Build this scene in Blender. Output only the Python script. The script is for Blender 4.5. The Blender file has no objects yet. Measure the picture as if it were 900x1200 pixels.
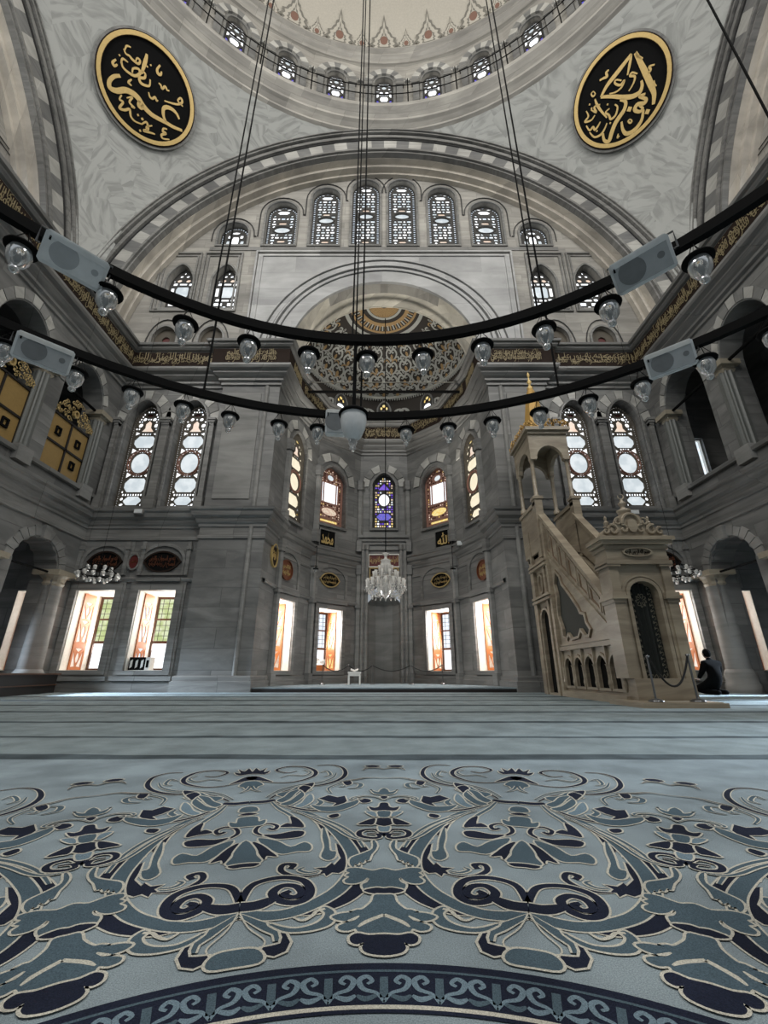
import bpy, math, random
from mathutils import Vector, Matrix
from mathutils.geometry import tessellate_polygon
R = random.Random(7)
pi = math.pi
sc = bpy.context.scene
COL = sc.collection
H = 0.5                                   # eye height of the phone that took the picture
TH = math.radians(20.7); F = 500.0
CT, ST = math.cos(TH), math.sin(TH)
CAM = Vector((0, 0, H))

def ray(px, py):
    u = (px-450)/F; v = (600-py)/F
    return Vector((u, CT-v*ST, ST+v*CT))
def atY(px, py, Y):
    d = ray(px, py); return CAM + d*(Y/d.y)
def atX(px, py, X):
    d = ray(px, py); return CAM + d*(X/d.x)
def atZ(px, py, z):
    d = ray(px, py); return CAM + d*((z-H)/d.z)
def onplane(px, py, M):                   # local 2-D point on the plane of frame M (u, v axes)
    n = M.col[2].to_3d(); o = M.translation
    d = ray(px, py); t = (o-CAM).dot(n)/d.dot(n)
    return (M.inverted() @ (CAM+d*t)).xy

# ------------------------------------------------------------------ materials
def new_mat(name):
    m = bpy.data.materials.new(name); m.use_nodes = True
    nt = m.node_tree; return m, nt, nt.nodes['Principled BSDF']
def mat(name, col, rough=0.6, metal=0.0, **k):
    m, nt, b = new_mat(name)
    b.inputs['Base Color'].default_value = (*col, 1); b.inputs['Roughness'].default_value = rough
    b.inputs['Metallic'].default_value = metal
    for a, v in k.items(): b.inputs[a.replace('_', ' ')].default_value = v
    nz = nt.nodes.new('ShaderNodeTexNoise'); nz.inputs['Scale'].default_value = 14; nz.inputs['Detail'].default_value = 4
    g = nt.nodes.new('ShaderNodeNewGeometry'); nt.links.new(g.outputs['Position'], nz.inputs['Vector'])
    mx = nt.nodes.new('ShaderNodeMix'); mx.data_type = 'RGBA'
    mx.inputs['A'].default_value = (*[c*0.82 for c in col], 1); mx.inputs['B'].default_value = (*[min(1, c*1.15) for c in col], 1)
    nt.links.new(nz.outputs['Fac'], mx.inputs['Factor']); nt.links.new(mx.outputs['Result'], b.inputs['Base Color'])
    return m
def emit(name, col, s, col2=None, scale=5):
    m, nt, b = new_mat(name)
    b.inputs['Base Color'].default_value = (0.02, 0.02, 0.02, 1); b.inputs['Roughness'].default_value = .3
    b.inputs['Emission Strength'].default_value = s
    g = nt.nodes.new('ShaderNodeNewGeometry')
    nz = nt.nodes.new('ShaderNodeTexNoise'); nz.inputs['Scale'].default_value = scale; nt.links.new(g.outputs['Position'], nz.inputs['Vector'])
    mx = nt.nodes.new('ShaderNodeMix'); mx.data_type = 'RGBA'
    mx.inputs['A'].default_value = (*col, 1); mx.inputs['B'].default_value = (*(col2 or [c*.86 for c in col]), 1)
    rp = nt.nodes.new('ShaderNodeMapRange'); rp.inputs[1].default_value = .4; rp.inputs[2].default_value = .6
    nt.links.new(nz.outputs['Fac'], rp.inputs[0]); nt.links.new(rp.outputs[0], mx.inputs['Factor'])
    nt.links.new(mx.outputs['Result'], b.inputs['Emission Color'])
    try: m.cycles.emission_sampling = 'NONE'
    except Exception: pass
    return m
def marble(name, light, dark, bw=1.6, bh=.62, joint=.55, vein=1.0, rough=.42, bands=5.0, jw=.012):
    """stone blocks with soft horizontal veining; x+y runs along every wall"""
    m, nt, b = new_mat(name); N = nt.nodes.new; L = nt.links.new
    g = N('ShaderNodeNewGeometry'); s = N('ShaderNodeSeparateXYZ'); L(g.outputs['Position'], s.inputs[0])
    a = N('ShaderNodeMath'); a.operation = 'ADD'; L(s.outputs['X'], a.inputs[0]); L(s.outputs['Y'], a.inputs[1])
    c = N('ShaderNodeCombineXYZ'); L(a.outputs[0], c.inputs['X']); L(s.outputs['Z'], c.inputs['Y'])
    br = N('ShaderNodeTexBrick'); L(c.outputs[0], br.inputs['Vector'])
    br.inputs['Scale'].default_value = 1; br.inputs['Brick Width'].default_value = bw; br.inputs['Row Height'].default_value = bh
    br.inputs['Mortar Size'].default_value = jw; br.inputs['Mortar Smooth'].default_value = .3; br.inputs['Bias'].default_value = 0
    br.inputs['Color1'].default_value = (1, 1, 1, 1); br.inputs['Color2'].default_value = (.74, .74, .75, 1)
    br.inputs['Mortar'].default_value = (joint, joint, joint, 1); br.offset = .37
    mp = N('ShaderNodeMapping'); mp.inputs['Scale'].default_value = (.5*vein, .5*vein, bands*vein); L(g.outputs['Position'], mp.inputs['Vector'])
    nz = N('ShaderNodeTexNoise'); nz.inputs['Scale'].default_value = 1; nz.inputs['Detail'].default_value = 7
    nz.inputs['Roughness'].default_value = .62; nz.inputs['Distortion'].default_value = .9; of = N('ShaderNodeVectorMath'); of.operation = 'SCALE'; of.inputs['Scale'].default_value = 40; L(br.outputs['Color'], of.inputs[0])
    ad = N('ShaderNodeVectorMath'); ad.operation = 'ADD'; L(mp.outputs[0], ad.inputs[0]); L(of.outputs[0], ad.inputs[1]); L(ad.outputs[0], nz.inputs['Vector'])
    rp = N('ShaderNodeValToRGB'); rp.color_ramp.elements[0].position = .36; rp.color_ramp.elements[1].position = .62
    rp.color_ramp.elements[0].color = (*dark, 1); rp.color_ramp.elements[1].color = (*light, 1); L(nz.outputs['Fac'], rp.inputs['Fac'])
    n2 = N('ShaderNodeTexNoise'); n2.inputs['Scale'].default_value = .7; n2.inputs['Detail'].default_value = 5; L(g.outputs['Position'], n2.inputs['Vector'])
    r2 = N('ShaderNodeMapRange'); r2.inputs[1].default_value = .3; r2.inputs[2].default_value = .7; r2.inputs[3].default_value = .78; r2.inputs[4].default_value = 1.12
    L(n2.outputs['Fac'], r2.inputs[0])
    m1 = N('ShaderNodeMix'); m1.data_type = 'RGBA'; m1.blend_type = 'MULTIPLY'; m1.inputs['Factor'].default_value = 1
    L(rp.outputs['Color'], m1.inputs['A']); L(br.outputs['Color'], m1.inputs['B'])
    m2 = N('ShaderNodeMix'); m2.data_type = 'RGBA'; m2.blend_type = 'MULTIPLY'; m2.inputs['Factor'].default_value = 1
    L(m1.outputs['Result'], m2.inputs['A']); L(r2.outputs[0], m2.inputs['B'])
    L(m2.outputs['Result'], b.inputs['Base Color']); b.inputs['Roughness'].default_value = rough
    bp = N('ShaderNodeBump'); bp.inputs['Strength'].default_value = .25; bp.inputs['Distance'].default_value = .01
    L(br.outputs['Fac'], bp.inputs['Height']); bp.invert = True; L(bp.outputs[0], b.inputs['Normal'])
    return m
M = {}
M['wall'] = marble('grey_veined_marble', (.25, .248, .235), (.145, .145, .14), 1.7, .58, .6, .9, .5, 2.6)
M['wall2'] = marble('dark_veined_marble', (.25, .25, .24), (.11, .11, .108), 1.4, .5)
M['plain'] = marble('plain_grey_marble', (.30, .295, .28), (.20, .20, .19), 9, 9, 1, .8, .8, 3)
M['trim'] = marble('moulded_marble', (.27, .265, .25), (.16, .158, .15), 2.2, 50, .6, 1, .4, 7)
M['bandst'] = marble('brownish_arch_stone', (.66, .61, .53), (.48, .44, .38), .8, 30, .8, 1, .6, .8)
M['tymp'] = marble('cream_limestone', (.42, .40, .36), (.31, .295, .265), 1.5, .52, .72, .9, .6, 5)
M['slab'] = marble('pale_grey_slab', (.52, .52, .51), (.38, .38, .375), 2.6, .9, .72, .6, .5, 2)
M['soffit'] = marble('warm_banded_stone', (.86, .81, .70), (.60, .56, .47), .5, 30, .7, 1, .6, .8)
M['dark_st'] = marble('dark_voussoir_stone', (.23, .23, .22), (.15, .15, .15), 9, 9, 1)
M['light_st'] = marble('light_voussoir_stone', (.54, .53, .49), (.40, .39, .36), 9, 9, 1)
M['minbar'] = marble('honey_marble', (.40, .34, .25), (.25, .205, .15), 9, 9, 1, 1.4, .35, 3)
M['green'] = mat('dark_green_stone', (.030, .033, .026), .7)
M['dome'] = mat('dome_plaster', (.50, .47, .41), .8)
M['line'] = mat('black_line', (.03, .03, .03), .6)  # thin black lines along the great arches and over window heads
M['iron'] = mat('black_iron', (.004, .004, .004), .8, Specular_IOR_Level=.1)
M['chain'] = mat('dark_chain', (.008, .008, .008), .8, Specular_IOR_Level=.15)
M['gold'] = mat('gold_leaf', (.62, .44, .17), .42, .25)
M['goldd'] = mat('aged_gold', (.50, .36, .15), .5, .2)
M['spire'] = mat('gilded_wood', (.50, .30, .08), .45, .2)
M['black'] = mat('black_panel', (.006, .006, .006), .9, Specular_IOR_Level=.1)
M['brown'] = mat('brown_frieze_ground', (.022, .013, .009), .8, Specular_IOR_Level=.2)
M['duskgold'] = mat('tarnished_gold', (.30, .24, .13), .6)
M['minbar_line'] = mat('brown_carved_groove', (.20, .13, .08), .6)
M['red'] = mat('dark_red_panel', (.10, .012, .01), .5)
M['redbr'] = mat('red_brown_panel', (.16, .05, .02), .5)
M['lead'] = mat('dark_tracery', (.05, .048, .045), .7)
M['leadw'] = mat('plaster_tracery', (.10, .085, .065), .7)
M['leadr'] = mat('copper_tracery', (.34, .17, .125), .7)
M['goldpanel'] = mat('dull_gilded_panel', (.34, .22, .075), .5, .1)
M['crestg'] = mat('grey_crest_paint', (.20, .19, .165), .8)
M['crestr'] = mat('faded_brown_paint', (.22, .12, .09), .8)
M['jamb'] = mat('white_painted_jamb', (.88, .85, .78), .7)
M['woodo'] = mat('orange_varnished_wood', (.46, .14, .03), .4)
M['wood'] = mat('dark_brown_wood', (.09, .035, .015), .45)
M['darkwood'] = mat('black_brown_wood', (.012, .009, .008), .5)
M['speaker'] = mat('pale_grey_plastic', (.72, .74, .74), .6)
M['grille'] = mat('grey_speaker_grille', (.42, .44, .45), .8)
M['grilled'] = mat('dark_grey_grille', (.20, .21, .215), .8)
M['white'] = mat('white_paint', (.75, .75, .72), .5)
M['cloth'] = mat('black_cloth', (.004, .004, .004), .95, Specular_IOR_Level=.05)
M['skin'] = mat('skin', (.22, .13, .09), .6)
M['hair'] = mat('dark_hair', (.006, .005, .004), .95, Specular_IOR_Level=.05)
M['curtain'] = mat('dark_green_curtain', (.006, .009, .007), .8)
M['curtgold'] = mat('dull_gold_embroidery', (.12, .11, .08), .6)
M['rope'] = mat('black_rope', (.01, .01, .01), .7)
M['chrome'] = mat('grey_steel_post', (.18, .18, .18), .3, .8)
M['flute'] = mat('grey_green_column_stone', (.13, .135, .125), .45)
M['capg'] = mat('ochre_capital', (.33, .29, .22), .5)
# glass
def glassy(name, col, rough=.05, trans=.7):
    m, nt, b = new_mat(name)
    b.inputs['Base Color'].default_value = (*col, 1); b.inputs['Roughness'].default_value = rough
    b.inputs['Transmission Weight'].default_value = trans; b.inputs['IOR'].default_value = 1.45
    return m
M['glass'] = glassy('clear_lamp_glass', (.9, .93, .93), .06, .75)
M['frost'] = mat('frosted_white_glass', (.72, .74, .74), .35)
M['crystal'] = glassy('cut_crystal', (.95, .93, .88), .12, .45)
M['bulb'] = mat('white_bulb', (.72, .76, .78), .3)
G = {
 'w': emit('pane_daylight', (.86, .93, 1), 1.25, (.66, .76, .86)),
 'wb': emit('pane_white', (1, 1, 1), 1.5, (.9, .95, 1)),
 'cool': emit('pane_pale_blue', (.62, .69, .73), 1.0, (.78, .84, .87), 3),
 'cream': emit('pane_cream', (1, .90, .68), 1.0, (.93, .84, .62)),
 'peach': emit('pane_peach', (1, .76, .60), .9, (1, .85, .72)),
 'blue': emit('pane_cobalt', (.10, .12, .75), .8, (.25, .18, .7), 14),
 'violet': emit('pane_violet', (.10, .05, .80), .8, (.30, .12, .75), 18),
 'red': emit('pane_red', (.95, .20, .12), .8, (.95, .42, .30), 20),
 'yel': emit('pane_yellow', (1, .68, .18), .9, (1, .85, .4), 12),
 'tan': emit('pane_tan', (.80, .55, .42), .8, (.95, .80, .62), 12),
 'grn': emit('pane_green', (.55, .68, .30), .9, (.8, .88, .6), 5),
}

# ------------------------------------------------------------------ mesh helpers
class MB:
    def __init__(s): s.v = []; s.f = []; s.m = []
    def add(s, vs, fs, mi=0, X=None):
        o = len(s.v)
        s.v += [tuple(X @ Vector(p)) if X else tuple(p) for p in vs]
        s.f += [[i+o for i in q] for q in fs]; s.m += [mi]*len(fs)
    def box(s, x0, x1, y0, y1, z0, z1, mi=0, X=None):
        vs = [(x, y, z) for x in (x0, x1) for y in (y0, y1) for z in (z0, z1)]
        s.add(vs, [(0,1,3,2),(4,6,7,5),(0,4,5,1),(2,3,7,6),(0,2,6,4),(1,5,7,3)], mi, X)
    def prism(s, poly, X, d0, d1, mi=0, holes=(), side=None, back=True):
        """polygon in the u,v plane of X extruded along its third axis from d0 (front) to d1"""
        loops = [list(poly)]+[list(h) for h in holes]
        tri = tessellate_polygon([[Vector((p[0], p[1], 0)) for p in l] for l in loops])
        flat = [p for l in loops for p in l]
        s.add([(p[0], p[1], d0) for p in flat], tri, mi, X)
        if back: s.add([(p[0], p[1], d1) for p in flat], tri, mi, X)
        for l in loops:
            n = len(l)
            s.add([(p[0], p[1], d0) for p in l]+[(p[0], p[1], d1) for p in l],
                  [(i, (i+1) % n, n+(i+1) % n, n+i) for i in range(n)], mi if side is None else side, X)
    def flat(s, poly, X, d, mi=0):
        tri = tessellate_polygon([[Vector((p[0], p[1], 0)) for p in poly]])
        s.add([(p[0], p[1], d) for p in poly], tri, mi, X)
    def tube(s, pts, r, n=6, mi=0, caps=True, closed=False, X=None):
        pts = [Vector(p) for p in pts]; k = len(pts); rs = r if isinstance(r, (list, tuple)) else [r]*k
        vs = []; prev = None
        for i, p in enumerate(pts):
            a = pts[(i-1) % k] if closed or i > 0 else p; b = pts[(i+1) % k] if closed or i < k-1 else p
            t = (b-a); t = t.normalized() if t.length > 1e-9 else Vector((0, 0, 1))
            q = prev if prev is not None else (Vector((0, 0, 1)) if abs(t.z) < .9 else Vector((1, 0, 0)))
            q = (q - t*q.dot(t)).normalized(); prev = q; w = t.cross(q)
            for j in range(n):
                an = 2*pi*j/n; vs.append(p+(q*math.cos(an)+w*math.sin(an))*rs[i])
        fs = [(i*n+j, i*n+(j+1) % n, ((i+1) % k)*n+(j+1) % n, ((i+1) % k)*n+j) for i in range(k if closed else k-1) for j in range(n)]
        if caps and not closed: fs += [list(range(n))[::-1], [(k-1)*n+j for j in range(n)]]
        s.add(vs, fs, mi, X)
    def lathe(s, prof, X=None, n=16, mi=0, a0=0, a1=2*pi):
        full = abs(a1-a0-2*pi) < 1e-6; c = n if full else n+1
        vs = [(r*math.cos(a0+(a1-a0)*j/n), r*math.sin(a0+(a1-a0)*j/n), z) for r, z in prof for j in range(c)]
        fs = [(i*c+j, i*c+(j+1) % c, (i+1)*c+(j+1) % c, (i+1)*c+j) for i in range(len(prof)-1) for j in range(n)]
        s.add(vs, fs, mi, X)
    def sweep(s, prof, path, mi=0, closed=False):
        """profile (out, z) carried along a horizontal path; out goes to the right of travel; corners are mitred"""
        P = [Vector(p) for p in path]; k = len(P); vs = []
        for i in range(k):
            d0 = (P[i]-P[i-1]).normalized() if i or closed else None
            d1 = (P[(i+1) % k]-P[i]).normalized() if i < k-1 or closed else None
            n0 = Vector((d0.y, -d0.x)) if d0 else None; n1 = Vector((d1.y, -d1.x)) if d1 else None
            if n0 is None: m = n1
            elif n1 is None: m = n0
            else:
                m = (n0+n1); m = m/max(.25, m.length_squared)*2
            for o, z in prof: vs.append((P[i].x+m.x*o, P[i].y+m.y*o, z))
        c = len(prof)
        fs = [(i*c+j, i*c+j+1, ((i+1) % k)*c+j+1, ((i+1) % k)*c+j) for i in range(k if closed else k-1) for j in range(c-1)]
        s.add(vs, fs, mi)
    def ball(s, c, r, n=8, mi=0, sz=1.0, X=None):
        prof = [(max(1e-4, r*math.sin(pi*i/n)), c[2]-r*sz*math.cos(pi*i/n)) for i in range(n+1)]
        Y = Matrix.Translation((c[0], c[1], 0)); s.lathe(prof, (X @ Y) if X else Y, max(6, n), mi)
    def build(s, name, mats, parent=None, smooth=False):
        me = bpy.data.meshes.new(name); me.from_pydata(s.v, [], s.f)
        for m in (mats if isinstance(mats, (list, tuple)) else [mats]): me.materials.append(M[m] if m in M else G[m])
        me.polygons.foreach_set('material_index', s.m)
        if smooth: me.polygons.foreach_set('use_smooth', [True]*len(s.f))
        me.update()
        o = bpy.data.objects.new(name, me); COL.objects.link(o)
        if parent: o.parent = parent
        return o
def empty(name, loc=(0, 0, 0)):
    o = bpy.data.objects.new(name, None); o.location = loc; o.empty_display_size = .1; COL.objects.link(o); return o
def tag(o, label=None, cat=None, group=None, kind=None):
    if label: o['label'] = label
    if cat: o['category'] = cat
    if group: o['group'] = group
    if kind: o['kind'] = kind
    return o
def kids(o): return [c for c in o.children]
def copy_tree(o, parent=None):
    c = o.copy(); COL.objects.link(c)
    if parent: c.parent = parent
    for ch in kids(o): copy_tree(ch, c)
    return c
def frame(o, u, v=None):
    """frame with u along the wall, v up, w going into the wall (away from the viewer)"""
    u = Vector(u).normalized(); v = Vector(v).normalized() if v else Vector((0, 0, 1)); w = v.cross(u)*-1 if False else u.cross(v)*-1
    m = Matrix((u, v, w)).transposed().to_4x4(); m.translation = Vector(o); return m
def rect(x0, x1, z0, z1): return [(x0, z0), (x1, z0), (x1, z1), (x0, z1)]
def arch(x0, x1, z0, zs, zt, n=16, p=2.0):
    cx = (x0+x1)/2; a = (x1-x0)/2; pts = [(x0, z0), (x1, z0)]
    for i in range(n+1):
        t = pi*i/n; c, s_ = math.cos(t), math.sin(t)
        pts.append((cx+a*math.copysign(abs(c)**(2/p), c), zs+(zt-zs)*abs(s_)**(2/p)))
    return pts
def ell(cx, cz, a, b, n=20, ph=0): return [(cx+a*math.cos(ph+2*pi*i/n), cz+b*math.sin(ph+2*pi*i/n)) for i in range(n)]
def octa(cx, cz, a, b, k=.3): return [(cx-a, cz-b*(1-2*k)), (cx-a*(1-k), cz-b), (cx+a*(1-k), cz-b), (cx+a, cz-b*(1-2*k)), (cx+a, cz+b*(1-2*k)), (cx+a*(1-k), cz+b), (cx-a*(1-k), cz+b), (cx-a, cz+b*(1-2*k))]
def inset(poly, d):
    P = [Vector(p) for p in poly]; n = len(P); A = sum(P[i].x*P[(i+1) % n].y-P[(i+1) % n].x*P[i].y for i in range(n))
    sg = 1 if A > 0 else -1; out = []
    for i in range(n):
        e0 = (P[i]-P[i-1]); e1 = (P[(i+1) % n]-P[i])
        if e0.length < 1e-6 or e1.length < 1e-6: out.append((P[i].x, P[i].y)); continue
        e0.normalize(); e1.normalize()
        n0 = Vector((-e0.y, e0.x))*sg; n1 = Vector((-e1.y, e1.x))*sg; m = n0+n1
        m = m/max(.35, m.length_squared)*2; out.append((P[i].x+m.x*d, P[i].y+m.y*d))
    return out
def crom(pts, k=6, closed=False):
    P = [Vector(p) for p in pts]; n = len(P); out = []
    for i in range(n if closed else n-1):
        a, b, c, d = (P[(i-1) % n] if closed or i else P[0]), P[i], P[(i+1) % n], (P[(i+2) % n] if closed or i+2 < n else P[-1])
        for j in range(k):
            t = j/k; out.append(.5*((2*b)+(c-a)*t+(2*a-5*b+4*c-d)*t*t+(3*b-a-3*c+d)*t**3))
    if not closed: out.append(P[-1])
    return out
def ribbon(mb, pts, w, X, d, mi=0, taper=(1, 1), closed=False, k=6, map3=None, thick=0):
    """flat brush stroke of width w through pts; taper gives the relative width at both ends (swelling in between)"""
    Q = crom(pts, k, closed) if len(pts) > 2 else [Vector(p) for p in pts]; n = len(Q); L = []; Rr = []
    for i, p in enumerate(Q):
        a = Q[(i-1) % n] if closed or i else p; b = Q[(i+1) % n] if closed or i < n-1 else p
        t = (b-a); t = t.normalized() if t.length > 1e-9 else Vector((1, 0)); nn = Vector((-t.y, t.x))
        f = i/max(1, n-1); s_ = (taper[0]+(1-taper[0])*min(1, f*2.5))*(taper[1]+(1-taper[1])*min(1, (1-f)*2.5)) if not closed else 1
        L.append(p+nn*w*s_/2); Rr.append(p-nn*w*s_/2)
    g = map3 or (lambda q, dd: (q.x, q.y, dd))
    vs = [g(q, d) for q in L]+[g(q, d) for q in Rr]
    fs = [(i, (i+1) % n, n+(i+1) % n, n+i) for i in range(n if closed else n-1)]
    mb.add(vs, fs, mi, X)
    if thick:
        vs2 = [g(q, d+thick) for q in L]+[g(q, d+thick) for q in Rr]
        mb.add(vs+vs2, [(i, i+1, 2*n+i+1, 2*n+i) for i in range(n-1)]+[(n+i, n+i+1, 3*n+i+1, 3*n+i) for i in range(n-1)], mi, X)

# Arabic lettering --------------------------------------------------
J = {'ا':(0xFE8D,2),'أ':(0xFE83,2),'إ':(0xFE87,2),'ب':(0xFE8F,4),'ت':(0xFE95,4),'ث':(0xFE99,4),'ج':(0xFE9D,4),'ح':(0xFEA1,4),'خ':(0xFEA5,4),'د':(0xFEA9,2),'ذ':(0xFEAB,2),'ر':(0xFEAD,2),'ز':(0xFEAF,2),'س':(0xFEB1,4),'ش':(0xFEB5,4),'ص':(0xFEB9,4),'ض':(0xFEBD,4),'ط':(0xFEC1,4),'ظ':(0xFEC5,4),'ع':(0xFEC9,4),'غ':(0xFECD,4),'ف':(0xFED1,4),'ق':(0xFED5,4),'ك':(0xFED9,4),'ل':(0xFEDD,4),'م':(0xFEE1,4),'ن':(0xFEE5,4),'ه':(0xFEE9,4),'و':(0xFEED,2),'ي':(0xFEF1,4),'ى':(0xFEEF,2),'ة':(0xFE93,2)}
def shape(t):
    out = []
    for i, ch in enumerate(t):
        if ch not in J: out.append(ch); continue
        b, n = J[ch]; prev = i > 0 and t[i-1] in J and J[t[i-1]][1] == 4
        nxt = n == 4 and i+1 < len(t) and t[i+1] in J
        out.append(chr(b+(3 if prev and nxt else 2 if nxt else 1 if prev else 0)))
    return ''.join(reversed(out))
_tc = {}
def text_mesh(t, raw=False, bold=.012):
    if t in _tc: return _tc[t]
    cu = bpy.data.curves.new('lettering', 'FONT'); cu.body = t if raw else shape(t); cu.resolution_u = 1; cu.offset = bold; cu.extrude = .02
    o = bpy.data.objects.new('lettering', cu); COL.objects.link(o)
    dg = bpy.context.evaluated_depsgraph_get(); dg.update()
    me = bpy.data.meshes.new_from_object(o.evaluated_get(dg))
    V = [v.co.copy() for v in me.vertices]; Fs = [list(p.vertices) for p in me.polygons]
    bpy.data.objects.remove(o); bpy.data.curves.remove(cu); bpy.data.meshes.remove(me)
    x0 = min(v.x for v in V); x1 = max(v.x for v in V); y0 = min(v.y for v in V); y1 = max(v.y for v in V)
    V = [((v.x-x0)/(x1-x0), (v.y-y0)/(y1-y0), v.z) for v in V]
    _tc[t] = (V, Fs, (x1-x0)/(y1-y0)); return _tc[t]
def put_text(mb, t, X, x0, x1, z0, z1, d, mi=0, raw=False, dep=.015, bold=.012, map3=None):
    V, Fs, _ = text_mesh(t, raw, bold)
    g = map3 or (lambda a, b, c: (a, b, c))
    mb.add([g(x0+(x1-x0)*v[0], z0+(z1-z0)*v[1], d-(v[2]+.02)/.04*dep) for v in V], Fs, mi, X)
VERSE = ['بسم الله الرحمن الرحيم', 'الله نور السموات والارض', 'مثل نوره كمشكوة فيها مصباح', 'المصباح في زجاجة الزجاجة', 'كانها كوكب دري يوقد من شجرة', 'مباركة زيتونة لا شرقية', 'ولا غربية يكاد زيتها يضيء', 'ولو لم تمسسه نار نور على نور', 'يهدي الله لنوره من يشاء', 'ويضرب الله الامثال للناس', 'والله بكل شيء عليم', 'قد افلح المؤمنون الذين هم']
VERSE = [''.join(c for c in v if c in J or c == ' ') for v in VERSE]
WORLD = .35; GWP = 70; DRP = 780; UPP = 1100; GALP = 260; EXPO = 0.0
# ================================================================== the hall
YF, YP, XS = 12.9, 12.7, 9.45             # front wall, pier face, side wall planes
YT, XT = 13.2, 12.8                       # recessed upper (tympanum) walls
CY, HA, ZS = 0.4, 11.8, 11.9              # dome centre y, half width, springing height
FX = frame((0, YF, 0), (1, 0, 0)); FT = frame((0, YT, 0), (1, 0, 0))
def struct(o): o['kind'] = 'structure'; return o
def mirror(poly): return [(-p[0], p[1]) for p in poly][::-1]

# ---- floors
b = MB(); b.box(-13.5, 13.5, -9, 20, -.3, -.002); struct(b.build('floor', 'wall2'))
b = MB(); b.prism([(-5.7, 12.62), (5.7, 12.62), (3.8, 12.95), (3.7, 14.2), (2.9, 16.5), (1.2, 18.1), (-1.2, 18.1), (-2.9, 16.5), (-3.7, 14.2), (-3.8, 12.95)][::1], Matrix.Identity(4), .13, .02, 0)
struct(b.build('floor_apse', 'plat'))if False else None

# ---- lower front wall, both sides of the apse
GW = [(-9.23, -8.07), (-7.37, -6.25)]; GZ = (.57, 2.84)
TW = [(-9.0, -7.88), (-7.28, -6.2)]
def tall_hole(x0, x1, g=.0): return arch(x0-g, x1+g, 5.55-g, 8.75, 9.62+g, 18, 1.75)
holesL = [rect(a, c, *GZ) for a, c in GW]+[tall_hole(a, c) for a, c in TW]
galw = rect(-11.0, -9.95, 6.6, 8.1); gall = rect(-11.06, -9.95, *GZ)
for s, nm in ((1, 'left'), (-1, 'right')):
    mb = MB(); fl = (lambda h: h) if s == 1 else mirror
    mb.prism(fl(rect(-9.6, -5.7, 0, 11.3)), FX, 0, .5, 0, [fl(h) for h in holesL])
    mb.prism(fl(rect(-13.2, -9.6, 0, 11.3)), FX, 0, .5, 0, [fl(gall), fl(galw)])
    mb.box(*sorted((-5.76*s, -3.72*s)), YP, YF+.5, 0, 11.3)     # pier
    mb.box(*sorted((-5.76*s, -3.72*s)), YP-.08, YF+.3, 0, .42)
    # thin lit corner shaft of the pier
    x = -4.16*s
    mb.tube([(x, YP-.02, .4), (x, YP-.02, 4.8)], .07, 8, 1)
    mb.tube([(x, YP-.02, 5.45), (x, YP-.02, 10.1)], .07, 8, 1)
    mb.box(*sorted((-5.55*s, -4.35*s)), YP-.03, YP+.1, 5.75, 9.8, 1)   # upper raised slab
    w = struct(mb.build('wall_front_'+nm, ['wall', 'plain']))
    # stone frames and panels on this wall
    mb = MB()
    for a, c in GW:
        out = rect(a-.2, c+.2, .45, 3.02); mb.prism([(p[0]*s, p[1]) for p in out], FX, -.09, .02, 0, [[(p[0]*s, p[1]) for p in rect(a-.0, c+.0, *GZ)]])
        out = rect(a-.27, c+.27, .40, 3.1); mb.prism([(p[0]*s, p[1]) for p in out], FX, -.05, .02, 0, [[(p[0]*s, p[1]) for p in rect(a-.2, c+.2, .45, 3.02)]])
        out = rect(a-.1, c+.1, 3.1, 3.2); mb.prism([(p[0]*s, p[1]) for p in out], FX, -.16, .02, 0)
        mb.prism([(p[0]*s, p[1]) for p in rect(a-.3, c+.3, .3, .42)], FX, -.16, .02, 0)
    # arched fields over the windows with eye-shaped panels
    for cx in (-8.62, -6.85):
        o = arch(cx-.72, cx+.72, 3.3, 3.75, 4.32, 14); i = arch(cx-.64, cx+.64, 3.38, 3.73, 4.22, 14)
        mb.prism([(p[0]*s, p[1]) for p in o], FX, -.06, .02, 0, [[(p[0]*s, p[1]) for p in i]])
    for x in (-9.4, -7.96, -7.46, -6.05):
        mb.box(*sorted(((x-.05)*s, (x+.05)*s)), YF-.1, YF, 3.3, 4.35)
        mb.box(*sorted(((x-.08)*s, (x+.08)*s)), YF-.13, YF, 4.1, 4.2)
    # pilasters between the tall windows and their moulded surrounds
    for x, wd in ((-9.28, .14), (-7.58, .26), (-5.98, .16)):
        mb.box(*sorted(((x-wd/2)*s, (x+wd/2)*s)), YF-.14, YF+.02, 5.45, 8.7)
        mb.box(*sorted(((x-wd/2-.04)*s, (x+wd/2+.04)*s)), YF-.2, YF, 5.45, 5.85)
        for k in range(3): mb.box(*sorted(((x-wd/2-.03*k)*s, (x+wd/2+.03*k)*s)), YF-.16-.03*k, YF, 8.55+.09*k, 8.64+.09*k)
    for a, c in TW:
        o = tall_hole(a, c, .07); i = tall_hole(a, c)
        mb.prism([(p[0]*s, p[1]) for p in o], FX, -.08, .02, 0, [[(p[0]*s, p[1]) for p in i]])
        # voussoirs over each head
        cx = (a+c)/2; n = 9
        for k in range(n):
            t0 = pi*(k+.04)/n; t1 = pi*(k+.96)/n
            q = [(cx+rr*math.cos(t)*.98, 8.78+rr*math.sin(t)*1.3) for rr, t in ((.66, t0), (.66, t1), (.98, t1), (.98, t0))]
            mb.prism([(p[0]*s, p[1]) for p in q], FX, -.04, .02, 1+(k % 2))
    o = mb.build('window_surrounds', ['trim', 'light_st', 'plain'], w)

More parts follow.
